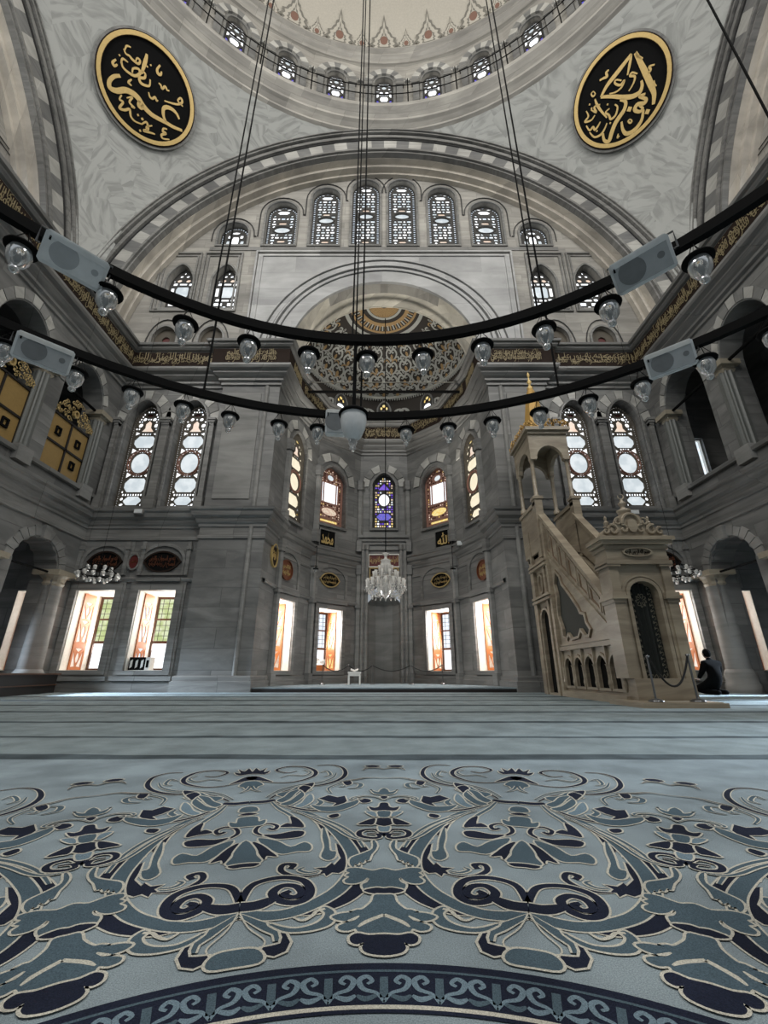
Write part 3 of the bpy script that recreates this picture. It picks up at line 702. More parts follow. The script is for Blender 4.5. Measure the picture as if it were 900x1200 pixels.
# ---- apse: barrel soffit, upper zone, half dome
mb = MB(); n = 24
vs = []
for i in range(n+1):
    t = pi*i/n; c, s_ = math.cos(t), math.sin(t)
    vs += [(3.7*c, YT, 11.9+3.7*s_), (3.62*c, 14.4, 11.9+3.75*s_)]
mb.add(vs, [(2*i, 2*i+1, 2*i+3, 2*i+2) for i in range(n)], 0)
for s in (1, -1): mb.add([(s*3.7, YT, 11.6), (s*3.62, 14.4, 11.6), (s*3.62, 14.4, 11.95), (s*3.7, YT, 11.95)], [(0, 1, 2, 3)], 0)
o = rect(-4.6, 4.6, 11.6, 16.6); hh = [(-3.6, 11.61)]+[(-3.6*math.cos(pi*i/24), 11.9+3.73*math.sin(pi*i/24)) for i in range(25)]+[(3.6, 11.61)]
mb.prism(o, frame((0, 14.4, 0), (1, 0, 0)), 0, .05, 0, [hh[::-1]], back=False)
struct(mb.build('ceiling_apse_arch', 'soffit'))
AC = Matrix.Translation((0, 14.4, 0)); RA = 3.6
def apt(az, z, r_=RA): return Vector((r_*math.sin(az), 14.4+r_*math.cos(az), z))
def hd(az, el, off=0):                      # half dome point
    r_ = (RA-off)*math.cos(el); return Vector((r_*math.sin(az), 14.4+r_*math.cos(az), 13.4+(2.35-off)*math.sin(el)))
mb = MB()
mb.lathe([(RA, 11.5), (RA, 13.4)], AC, 48, 0, 0, pi)
for i0 in range(1):
    prof = [(RA*math.cos(pi/2*i/20), 13.4+2.35*math.sin(pi/2*i/20)) for i in range(20)]+[(.01, 15.75)]
    mb.lathe(prof, AC, 48, 0, 0, pi)
hdm = struct(mb.build('ceiling_half_dome', 'black', None, True))
M['hdg'] = mat('dark_brown_half_dome_ground', (.035, .028, .022), .7); hdm.data.materials[0] = M['hdg']
M['orn'] = mat('grey_white_arabesque', (.46, .46, .425), .7); M['orng'] = mat('ochre_arabesque', (.42, .27, .12), .7)
mb = MB()
mp3 = lambda q, d: tuple(hd(q.x, q.y, d))
for row, (el, n_, sz) in enumerate(((.14, 15, .30), (.38, 14, .30), (.62, 12, .27), (.84, 10, .24))):
    for k in range(n_):
        az = (k-(n_-1)/2)*(2.7/(n_-1)); sx = 1 if k % 2 else -1; w = .05; c = 1/max(.3, math.cos(el))
        def T(pts, fx=1): return [Vector((az+fx*sx*x*sz*c*.36, el+y*sz*.5)) for x, y in pts]
        for fx in (1, -1):
            ribbon(mb, T([(0, -1), (.5, -.7), (.8, -.1), (.5, .45), (.1, .3), (.2, 0), (.42, .08)], fx), .034, None, .03, 0, (.5, .4), map3=mp3)
            ribbon(mb, T([(.5, -.7), (.9, -.6), (1.0, -.95), (.75, -1.05)], fx), .024, None, .03, 0, (.6, .4), map3=mp3)
            ribbon(mb, T([(.2, .5), (.5, .8), (.9, .75), (.85, .5)], fx), .024, None, .035, 1 if k % 3 == 0 else 0, (.6, .4), map3=mp3)
            ribbon(mb, T([(0, -1), (.1, -.5), (0, -.2)], fx), .022, None, .035, 1, (.6, .4), map3=mp3)
        ribbon(mb, T([(0, .6), (.12, .85), (0, 1.1), (-.12, .85), (0, .6)]), .012, None, .03, 0, map3=mp3)
for el, w, mi in ((.03, .03, 0), (.07, .012, 0), (1.08, .05, 0), (1.16, .03, 1), (1.27, .05, 1), (1.36, .03, 0)):
    ribbon(mb, [Vector((-1.57+3.14*i/40, el)) for i in range(41)], w, None, .03, mi, k=1, map3=mp3)
for k in range(30):
    az = -1.5+3.0*k/29; ribbon(mb, [Vector((az, 1.18)), Vector((az, 1.26))], .05, None, .03, k % 2, map3=mp3)
    ribbon(mb, [Vector((az, 1.38)), Vector((az, 1.52))], .09, None, .03, 1, map3=mp3)
mp4 = lambda q, d: tuple(apt(q.x, q.y, RA-d))
for k in range(13):
    az = -1.45+2.9*k/12
    if k % 2 == 0 and abs(az) < 1.3 and k in (4, 6, 8): continue
    for fx in (1, -1):
        ribbon(mb, [Vector((az+fx*x*.1, 12.4+y*.5)) for x, y in ((0, -1), (.7, -.6), (.9, .2), (.3, .6), (.1, .2), (.4, 0))], .05, None, .03, 0, (.5, .4), map3=mp4)
mb.tube([tuple(apt(-1.5+3.0*i/40, 13.38, RA-.05)) for i in range(41)], .07, 6, 0)
for i in range(90):
    p = apt(-1.5+3.0*i/89, 13.26, RA-.05); mb.box(p.x-.025, p.x+.025, p.y-.03, p.y+.03, 13.2, 13.3, 0)
mb.build('painted_arabesque', ['orn', 'orng'], hdm)
# carved stone ledge at the foot of the half dome
mb = MB(); mb.sweep([(-.5, 11.72), (.1, 11.74), (.1, 11.86), (-.1, 11.9), (-.5, 11.92)], AV[1:7]); struct(mb.build('trim_6', 'trim'))
# ================================================================== windows
def along(poly, step, d):
    P = [Vector(p) for p in inset(poly, d)]; n = len(P); out = []; acc = 0; 
    for i in range(n):
        a, c = P[i], P[(i+1) % n]; L = (c-a).length
        if L < 1e-6: continue
        t = (step-acc) if acc else step*.5
        while t < L: out.append((a+(c-a)*(t/L), (c-a).normalized())); t += step
        acc = L-(t-step)
        if acc >= step: acc = 0
    return out
def sq(p, t, a, b):
    n = Vector((-t.y, t.x)); return [tuple(p-t*a-n*b), tuple(p+t*a-n*b), tuple(p+t*a+n*b), tuple(p-t*a+n*b)]
def inside(poly, x, y):
    c = False; n = len(poly)
    for i in range(n):
        x1, y1 = poly[i]; x2, y2 = poly[i-1]
        if (y1 > y) != (y2 > y) and x < (x2-x1)*(y-y1)/(y2-y1)+x1: c = not c
    return c
WN = [0]
def window(Fm, outline, depth, cells, tr='lead', base='w', border=None, rings=(), group=None):
    """lit pane (part) behind a dark tracery plate whose openings are the cells"""
    WN[0] += 1
    def clash(a, c):
        return any(inside(c, *p) for p in a) or any(inside(a, *p) for p in c)
    ok = []; io = inset(outline, .015)
    for c, k in cells:
        g = inset(c, -.001)
        if all(inside(io, *p) for p in c) and not any(clash(g, q) for q, _ in ok): ok.append((c, k))
    cells = ok
    mb = MB(); holes = [c for c, _ in cells]
    used = []
    if border:
        step, sz, d = border
        for p, t in along(outline, step, d):
            h = sq(p, t, sz, sz*.8)
            if not any(clash(h, c) for c in holes) and all((Vector(h[0])-Vector(u[0])).length > sz*2.1 for u in used[-3:]+used[:3]): used.append(h)
    mb.prism(outline, Fm, depth, depth+.05, 0, holes+used)
    for poly, w, mi in rings:
        n = len(poly); mb.tube([Fm @ Vector((p[0], p[1], depth-.01)) for p in poly], w, 5, mi, closed=True)
    o = mb.build('window_%d' % WN[0], [tr, 'leadr', 'lead'] if tr != 'leadr' else ['leadr', 'leadr', 'lead']); struct(o)
    mg = MB(); cols = [base]
    mg.flat(outline, Fm, depth+.07, 0)
    for c, k in cells:
        if k is None or k == base: continue
        if k not in cols: cols.append(k)
        mg.flat(inset(c, -.012), Fm, depth+.055, cols.index(k))
    p = mg.build('pane', cols, o)
    return o
def bbox(o): xs = [p[0] for p in o]; zs = [p[1] for p in o]; return min(xs), max(xs), min(zs), max(zs)

def des_tall(o, warm=False):
    x0, x1, z0, z1 = bbox(o); w = x1-x0; h = z1-z0; cx = (x0+x1)/2
    W = w*.34; c = []; g = 'cream' if warm else 'cool'; k2 = 'cream' if warm else 'wb'
    Z = lambda t: z0+h*t
    c.append((octa(cx, Z(.085), W*.8, h*.04, .42), g))
    c.append((octa(cx, Z(.225), W, h*.065, .34), g))
    c.append((ell(cx, Z(.43), W*.83, h*.095, 20), g))
    c.append((octa(cx, Z(.635), W, h*.06, .36), g))
    # corner darts between the medallions
    for zc, dz in ((.315, .03), (.545, .03), (.155, .018), (.715, .022)):
        for s in (1, -1): c.append(([(cx+s*W*1.03, Z(zc-dz)), (cx+s*W*1.03, Z(zc+dz)), (cx+s*W*.55, Z(zc+.003)), ][::s], k2))
    c.append(([(cx-W*.6, Z(.735)), (cx+W*.6, Z(.735)), (cx+W*.3, Z(.775)), (cx+W*.3, Z(.82)), (cx, Z(.85)), (cx-W*.3, Z(.82)), (cx-W*.3, Z(.775))], 'peach'))
    for s in (1, -1):
        c.append((ell(cx+s*W*.72, Z(.80), W*.22, h*.022, 10), k2)); c.append((ell(cx+s*W*.45, Z(.862), W*.2, h*.018, 10), k2))
        c.append((ell(cx+s*W*.92, Z(.75), W*.13, h*.02, 8), k2))
        c.append((ell(cx+s*W*.95, Z(.10), W*.16, h*.015, 8), 'yel' if warm else k2)); c.append((ell(cx+s*W*.9, Z(.05), W*.2, h*.012, 8), k2))
    c.append((ell(cx, Z(.90), W*.3, h*.016, 10), 'red' if not warm else 'yel'))
    return c, [(ell(cx, Z(.43), W*.93, h*.108, 26), w*.022, 1), (ell(cx, Z(.43), W*1.1, h*.123, 26), w*.018, 1)]
def des_row(o):
    x0, x1, z0, z1 = bbox(o); w = x1-x0; h = z1-z0; cx = (x0+x1)/2; c = []; W = w*.30; u = w*.36
    n = max(1, round((h-w*.4)/(u*2)))
    zc = z0+u*.42
    mid = z0+h*.5 if h > 2.2*w else z0+h*.45
    if h < 1.5*w:
        c.append((octa(cx, z0+h*.40, W*.42, h*.2, .3), 'wb'))
        for s in (1, -1):
            c.append((octa(cx+s*W*.8, z0+h*.32, W*.22, h*.1, .3), 'cool')); c.append((octa(cx+s*W*.7, z0+h*.58, W*.2, h*.08, .3), 'wb'))
            c.append((ell(cx+s*W*.5, z0+h*.12, W*.35, h*.05, 8), 'cool'))
        c.append((ell(cx, z0+h*.75, W*.5, h*.07, 8), 'wb'))
        return c, []
    c.append((octa(cx, z0+u*.48, W, u*.3, .4), 'wb')); c.append((ell(cx, mid, W*.86, u*.38, 16), 'cool'))
    top = z1-u*.75
    c.append((octa(cx, top, W*.7, u*.26, .4), 'wb'))
    for zz in (z0+u*1.05, mid+u*.85):
        if zz < top-u*.35 and abs(zz-mid) > u*.6: c.append((octa(cx, zz, W*.5, u*.16, .4), 'peach'))
    for s in (1, -1): c.append((ell(cx+s*W*.55, top+u*.42, W*.3, u*.12, 8), 'wb'))
    return c, [(ell(cx, mid, W*1.02, u*.46, 20), .02, 2)]
def des_mid(o):
    x0, x1, z0, z1 = bbox(o); w = x1-x0; h = z1-z0; cx = (x0+x1)/2; c = []; Z = lambda t: z0+h*t
    c.append((octa(cx, Z(.50), w*.25, h*.13, .2), 'cool'))
    for s in (1, -1):
        c.append((rect(cx+s*w*.37-w*.07, cx+s*w*.37+w*.07, Z(.40), Z(.60)), 'wb'))
        c.append((rect(cx+s*w*.26-w*.17, cx+s*w*.26+w*.17, Z(.06), Z(.17)), 'wb')); c.append((rect(cx+s*w*.26-w*.17, cx+s*w*.26+w*.17, Z(.19), Z(.27)), 'wb'))
        c.append((octa(cx+s*w*.30, Z(.325), w*.09, h*.035, .3), 'wb')); c.append((octa(cx+s*w*.30, Z(.68), w*.09, h*.035, .3), 'wb'))
        c.append((ell(cx+s*w*.17, Z(.76), w*.1, h*.04, 10), 'peach')); c.append((ell(cx+s*w*.12, Z(.86), w*.07, h*.03, 10), 'wb'))
        c.append((ell(cx+s*w*.35, Z(.745), w*.05, h*.02, 8), 'wb'))
    c.append((rect(cx-w*.15, cx+w*.15, Z(.29), Z(.345)), 'wb')); c.append((rect(cx-w*.15, cx+w*.15, Z(.655), Z(.71)), 'wb'))
    c.append((ell(cx, Z(.93), w*.04, h*.03, 8), 'wb'))
    return c, []
def fill(o, cells, gx, gz, col='wb', m=.05, g=.8):
    x0, x1, z0, z1 = bbox(o); io = inset(o, m); nx = max(1, int((x1-x0)/gx)); nz = int((z1-z0)/gz); out = list(cells)
    for j in range(nz):
        for i in range(nx+1):
            x = x0+(i+(.5 if j % 2 else 0))*(x1-x0)/nx; z = z0+(j+.5)*(z1-z0)/nz
            out.append((rect(x-gx*g/2, x+gx*g/2, z-gz*g/2, z+gz*g/2), col if (i*7+j*3) % 5 else 'w'))
    return [(c, k) for c, k in out if all(inside(io, *p) for p in c)] 
def des_cells(o, k, gx, gz, cols, mid, g=.8, mg=.05):
    """mosaic of small lights round a central light"""
    x0, x1, z0, z1 = bbox(o); c = list(mid); rr = random.Random(k)
    nz = int((z1-z0)/gz)
    io = inset(o, mg)
    for j in range(nz):
        nx = int((x1-x0)/gx)
        for i in range(nx):
            x = x0+(i+.5)*(x1-x0)/nx; z = z0+(j+.5)*(z1-z0)/nz; q = [(x-gx*g/2, z-gz*g/2), (x+gx*g/2, z-gz*g/2), (x+gx*g/2, z+gz*g/2), (x-gx*g/2, z+gz*g/2)]
            if (i+j) % 2: q = [(x, z-gz*g*.58), (x+gx*g*.58, z), (x, z+gz*g*.58), (x-gx*g*.58, z)]
            if not all(inside(io, *p) for p in q): continue
            bad = False
            for m_, _ in mid:
                mm = inset(m_, -.014)
                if any(inside(mm, *p) for p in q) or any(inside(inset(q, -.02), *p) for p in mm): bad = True; break
            if bad: continue
            c.append((q, cols[rr.randrange(len(cols))]))
    return c
for s in (1, -1):
    sg = (lambda q: q) if s == 1 else mirror
    for a, c in TW:
        o = sg(tall_hole(a, c)); cl, rg = des_tall(o); window(FX, o, .30, fill(o, cl, .085, .10, 'wb', .10, .84), 'leadw', 'wb', (.085, .024, .07), rg)
    for (a, c, z0, zs, zt, p, kd) in TYW:
        o = sg(arch(a, c, z0, zs, zt, 14, p))
        if kd == 'row': cl, rg = des_row(o); window(FT, o, .2, des_cells(o, 3, .19, .165, ['wb', 'wb', 'w', 'cool'], cl, .92, .13), 'lead', 'w', (.125, .052, .08), rg)
        elif kd == 'mid': cl, rg = des_mid(o); window(FT, o, .25, fill(o, cl, .16, .16, 'wb', .04, .84), 'lead', 'wb', None, rg)
        else: window(FT, o, .12, des_cells(o, 3, .19, .19, ['yel', 'peach', 'yel', 'tan', 'wb', 'yel'], [(ell((a+c)/2*s, 12.75, .16, .16, 10), 'red')], .92), 'leadw', 'wb')
for k, Fb in win:
    o = arch(-.46, .46, 26.2, 28.0, 28.6, 12); c = [(octa(0, 27.15, .20, .25, .3), 'wb')]
    for sx in (-1, 1):
        c += [([(sx*.27, 26.75), (sx*.36, 26.75), (sx*.36, 27.1), (sx*.27, 27.02)][::sx], 'blue'), ([(sx*.27, 27.3), (sx*.36, 27.22), (sx*.36, 27.6), (sx*.27, 27.6)][::sx], 'wb'), (ell(sx*.17, 26.6, .11, .13, 8), 'blue'), (ell(sx*.14, 27.68, .1, .14, 8), 'blue' if 0 else 'wb'), (ell(sx*.26, 28.0, .07, .1, 8), 'wb')]
    c += [(ell(0, 28.08, .13, .16, 8), 'cool')]
    window(Fb, o, .15, fill(o, c, .13, .15, 'wb', .03, .84), 'lead', 'w')
# apse windows
for i in (1, 5):
    Fk, L = facet(i); e = (lambda q: q) if i == 1 else (lambda q: flipu(q, L))
    o = e(HOL[2][1]); cl, rg = des_tall(o, True); window(Fk, o, .03, fill(o, cl, .10, .12, 'cream', .11, .9), 'leadw', 'cream', (.08, .022, .06), rg)
for i in (2, 4):
    Fk, L = facet(i); e = (lambda q: q) if i == 2 else (lambda q: flipu(q, L))
    o = e(HOL[3][1]); x0, x1, z0, z1 = bbox(o); cx = (x0+x1)/2; h = z1-z0
    w_ = x1-x0
    mid = [(rect(cx-w_*.23, cx+w_*.23, z0+h*.40, z0+h*.73), 'wb'), (rect(cx-w_*.31, cx-w_*.26, z0+h*.40, z0+h*.73), 'wb'), (rect(cx+w_*.26, cx+w_*.31, z0+h*.40, z0+h*.73), 'wb')]
    mid += [(ell(cx, z0+h*.25, w_*.30, h*.065, 14), 'yel' if i == 4 else 'tan'), (ell(cx, z0+h*.83, w_*.13, h*.05, 10), 'cool'), (rect(cx-w_*.33, cx+w_*.33, z0+h*.07, z0+h*.11), 'yel')]
    window(Fk, o, .2, des_cells(o, 5+i, .10, .10, ['red', 'red', 'tan', 'red', 'peach', 'yel'] if i == 4 else ['tan', 'red', 'tan', 'peach', 'red', 'yel'], mid), 'leadr', 'peach')
Fk, L = facet(3); o = HOL[4][0]
mid = [(ell(mc, 7.95, .24, .3, 18), 'wb'), (octa(mc, 7.13, .33, .17, .42), 'blue'), ([(mc-.28, 8.45), (mc+.28, 8.45), (mc+.14, 8.62), (mc, 8.78), (mc-.14, 8.62)], 'violet')]
window(Fk, o, .2, des_cells(o, 9, .10, .115, ['violet', 'tan', 'yel', 'cool', 'tan', 'wb', 'violet', 'yel'], mid), 'lead', 'w')
# three small lights at the foot of the half dome
for az in (-.63, 0, .63):
    p = apt(az, 0, RA-.12); u = Vector((math.cos(az), -math.sin(az), 0)); Fs_ = frame(p, u)
    o = arch(-.28, .28, 11.93, 12.6, 13.05, 12, 1.6)
    c = [(arch(-.15, .15, 12.0, 12.3, 12.42, 8), 'wb')]
    c = [(arch(-.19, .19, 11.96, 12.4, 12.56, 8), 'wb'), (ell(0, 12.66, .06, .06, 8), 'red'), (ell(0, 12.86, .09, .10, 8), 'yel')]
    c += [(ell(sx*x_, z_, .055, .10, 8), 'yel') for sx in (1, -1) for x_, z_ in ((.13, 12.72), (.215, 12.50), (.235, 12.26), (.235, 12.04))]
    w = window(Fs_, o, .0, c, 'lead', 'yel')
    mb = MB(); mb.prism(arch(-.36, .36, 11.85, 12.6, 13.15, 12, 1.6), Fs_, -.04, .12, 0, [o]); mb.build('window_frame', 'trim', w)

# ---- ground-floor windows: white splayed jambs, folded lattice shutters, iron-barred sashes
def ground_window(Fm, x0, x1, side, style, reveal=1.25, wm=None):
    """side = +1 when the shutter seen lies on the jamb at the higher u, -1 on the lower"""
    WN[0] += 1; z0, z1 = GZ; d0 = .12
    root = MB()
    # jamb boards, soffit and sill
    root.prism(rect(x0-.05, x0+.012, z0, z1), Fm, .004, reveal, 0); root.prism(rect(x1-.012, x1+.05, z0, z1), Fm, .004, reveal, 0)
    root.prism(rect(x0-.05, x1+.05, z1-.012, z1+.05), Fm, .004, reveal, 0); root.prism(rect(x0-.05, x1+.05, z0-.05, z0+.012), Fm, .004, reveal, 0)
    root = struct(root.build('window_%d' % WN[0], 'jamb'))
    sh = MB(); fr = MB(); ln = MB(); y = reveal-.06; xm = (x0+x1)/2
    # sash: wooden frame with mullion, bars, upper lattice
    fr.prism(rect(x0, x1, z0, z1), Fm, y-.06, y, 0, [rect(x0+.07, xm-.03, z0+.07, z0+.80), rect(xm+.03, x1-.07, z0+.07, z0+.80), rect(x0+.07, xm-.03, z0+.88, z0+1.52), rect(xm+.03, x1-.07, z0+.88, z0+1.52), rect(x0+.07, xm-.03, z0+1.57, z1-.08), rect(xm+.03, x1-.07, z0+1.57, z1-.08)])
    for zz in (1.04, 1.20, 1.36, 1.72, 1.88, 2.04): fr.prism(rect(x0+.05, x1-.05, z0+zz-.007, z0+zz+.007), Fm, y-.02, y-.01, 1)
    n = 6
    for i in range(1, n): xx = x0+(x1-x0)*i/n; fr.prism(rect(xx-.007, xx+.007, z0+.88, z1-.08), Fm, y-.02, y-.01, 1)
    f = fr.build('window_frame', ['wood', 'lead'], root)
    g = MB(); g.flat(rect(x0, x1, z0, z0+.84), Fm, y+.01, 0); g.flat(rect(x0, x1, z0+.84, z1), Fm, y+.01, 1)
    g.build('pane', ['wb', style], f)
    # shutter leaves folded back on the jambs
    for sd in (-1, 1):
        xj = (x1-.03) if sd > 0 else x0+.03
        Fj = frame(Fm @ Vector((xj, 0, .30)), (Fm @ Vector((xj, 0, 1))-Fm @ Vector((xj, 0, 0))))

        W = .56; hs = []
        m2 = MB(); base = rect(0, W, z0+.02, z1-.04)
        rows = [(z0+.10, z0+.62), (z0+.80, z0+1.42), (z0+1.48, z1-.30)] if style != 'solid' else []
        a1, a2 = (-.02, .02)
        holes = []
        for r0, r1 in rows:
            holes += [[(.07, r0), (.25, r0+.02), (.16, (r0+r1)/2), (.07, r1-.04)], [(.49, r0), (.49, r1-.04), (.40, (r0+r1)/2), (.31, r0+.02)], ell(.28, (r0+r1)/2, .075, (r1-r0)*.28, 10), [(.12, r1), (.28, r1-.1), (.44, r1), (.28, r1+.015)]]
        m2.prism(base, Fj, a1, a2, 0, holes)
        s_ = m2.build('shutter', ['woodo'], root)
        g2 = MB()
        if style != 'solid2':
            for h in holes: g2.flat(h, Fj, -.003 if sd < 0 else .003, 0)
            g2.build('lattice_glass', [wm or 'peach'], s_)
for s in (1, -1):
    for j, (a, c) in enumerate(GW):
        x0, x1 = (a, c) if s == 1 else (-c, -a)
        ground_window(FX, x0, x1, -1 if s == 1 else 1, 'grn' if (s == 1) else 'w', 1.25, ('cool' if (s == 1 and j == 1) else 'peach'))
    a, c = (-11.06, -9.95) if s == 1 else (9.95, 11.06)
    ground_window(FX, a, c, -1 if s == 1 else 1, 'w')
for i in (1, 2, 4, 5):
    Fk, L = facet(i); k = 2 if i in (1, 5) else 3; h = HOL[k][0]
    if i > 3: h = flipu(h, L)
    x0, x1, _, _ = bbox(h); ground_window(Fk, x0, x1, 1 if i < 3 else -1, 'w', 1.05, 'yel' if i == 2 else ('tan' if k == 2 else 'cream'))
for s in (1, -1):
    WN[0] += 1; o = galw if s == 1 else mirror(galw); mb = MB(); mb.prism(o, FX, .1, .2, 0, [inset(o, .04)]); w = struct(mb.build('window_%d' % WN[0], 'jamb'))
    mb = MB(); mb.flat(o, FX, .22); mb.build('pane', 'w', w)
# raised carpeted platform of the apse
mb = MB(); mb.prism([(-3.7, 12.6), (3.7, 12.6), (3.58, 14.15), (2.78, 16.37), (1.08, 17.96), (-1.08, 17.96), (-2.78, 16.37), (-3.58, 14.15)], Matrix.Identity(4), .005, .10, 0)
mb.prism([(-3.68, 12.62), (3.68, 12.62), (3.56, 14.15), (2.76, 16.35), (1.07, 17.94), (-1.07, 17.94), (-2.76, 16.35), (-3.56, 14.15)], Matrix.Identity(4), .10, .13, 1)
M['field'] = None
def carpet_mat(name, col, var=.16):
    m, nt, b = new_mat(name); N = nt.nodes.new; L = nt.links.new
    g = N('ShaderNodeNewGeometry')
    n1 = N('ShaderNodeTexNoise'); n1.inputs['Scale'].default_value = 3.2; n1.inputs['Detail'].default_value = 5; L(g.outputs['Position'], n1.inputs['Vector'])
    n2 = N('ShaderNodeTexNoise'); n2.inputs['Scale'].default_value = 420; n2.inputs['Detail'].default_value = 2; L(g.outputs['Position'], n2.inputs['Vector'])
    m1 = N('ShaderNodeMix'); m1.data_type = 'RGBA'
    m1.inputs['A'].default_value = (*[c*(1-var) for c in col], 1); m1.inputs['B'].default_value = (*[c*(1+var) for c in col], 1)
    rp = N('ShaderNodeMapRange'); rp.inputs[1].default_value = .35; rp.inputs[2].default_value = .65; L(n1.outputs['Fac'], rp.inputs[0]); L(rp.outputs[0], m1.inputs['Factor'])
    m2 = N('ShaderNodeMix'); m2.data_type = 'RGBA'; m2.blend_type = 'MULTIPLY'; m2.inputs['Factor'].default_value = 1
    r2 = N('ShaderNodeMapRange'); r2.inputs[1].default_value = .3; r2.inputs[2].default_value = .7; r2.inputs[3].default_value = .68; r2.inputs[4].default_value = 1.28; L(n2.outputs['Fac'], r2.inputs[0])
    L(m1.outputs['Result'], m2.inputs['A']); L(r2.outputs[0], m2.inputs['B']); L(m2.outputs['Result'], b.inputs['Base Color'])
    b.inputs['Roughness'].default_value = .95; b.inputs['Specular IOR Level'].default_value = .12
    bp = N('ShaderNodeBump'); bp.inputs['Strength'].default_value = .5; bp.inputs['Distance'].default_value = .004; L(n2.outputs['Fac'], bp.inputs['Height']); L(bp.outputs[0], b.inputs['Normal'])
    M[name] = m; return m
carpet_mat('carpet_field', (.25, .302, .328), .2); carpet_mat('carpet_slate', (.075, .112, .138)); carpet_mat('carpet_navy', (.014, .018, .034), .3)
carpet_mat('carpet_cream', (.52, .50, .43)); carpet_mat('carpet_plain', (.23, .275, .285)); carpet_mat('carpet_band', (.075, .095, .105), .35); carpet_mat('carpet_mid', (.16, .225, .27))
pl = mb.build('carpeted_platform', ['darkwood', 'carpet_field']); tag(pl, 'low carpeted step filling the floor of the mihrab apse', 'platform')

CP = MB(); I4 = Matrix.Identity(4)
Z0 = .012
CP.box(-XS+.02, XS-.02, -4, 12.55, 0, Z0, 0)
def band(y0, y1, mi, amp=.05, x0=-XS+.1, x1=XS-.1, z=.0012, seed=1):
    rr = random.Random(seed); n = 90; A = []; B = []
    a = rr.uniform(-1, 1); c = rr.uniform(-1, 1)
    for i in range(n+1):
        x = x0+(x1-x0)*i/n; a += rr.uniform(-.4, .4)-a*.1; c += rr.uniform(-.4, .4)-c*.1
        A.append((x, y0+a*amp, Z0+z)); B.append((x, y1+c*amp, Z0+z))
    CP.add(A+B, [(i, i+1, n+2+i, n+1+i) for i in range(n)], mi)
# far carpet: plain ground crossed by narrow dark bands with wavy edges
band(3.02, 12.5, 4, .0, z=.0006)
for k, (y0, y1, am) in enumerate(((2.92, 3.1, .045), (3.86, 3.98, .035), (4.98, 5.12, .04), (6.22, 6.42, .05), (7.5, 7.75, .05), (8.8, 9.1, .06), (10.1, 10.4, .07), (11.4, 11.65, .05))): band(y0, y1, 5, am, seed=k+3)
def fl(px, py): p = atZ(px, py, 0.0); return (p.x, p.y)
CA = math.cos(math.radians(15)); SA = math.sin(math.radians(15))
def loc(P, ox, oy, k, rot=True):
    out = []
    for x, y in P:
        X, Y = fl(ox+x/k-(0 if rot else 2.3), oy+y/k)
        out.append((X*CA+Y*SA, -X*SA+Y*CA) if rot else (X, Y))
    return out
c1 = lambda P: loc(P, 100, 870, 2.5)
c2 = lambda P: loc(P, 180, 880, 3.75)
c3 = lambda P: loc(P, 120, 1000, 2.647)
c4 = lambda P: loc(P, 360, 880, 4.444, False)
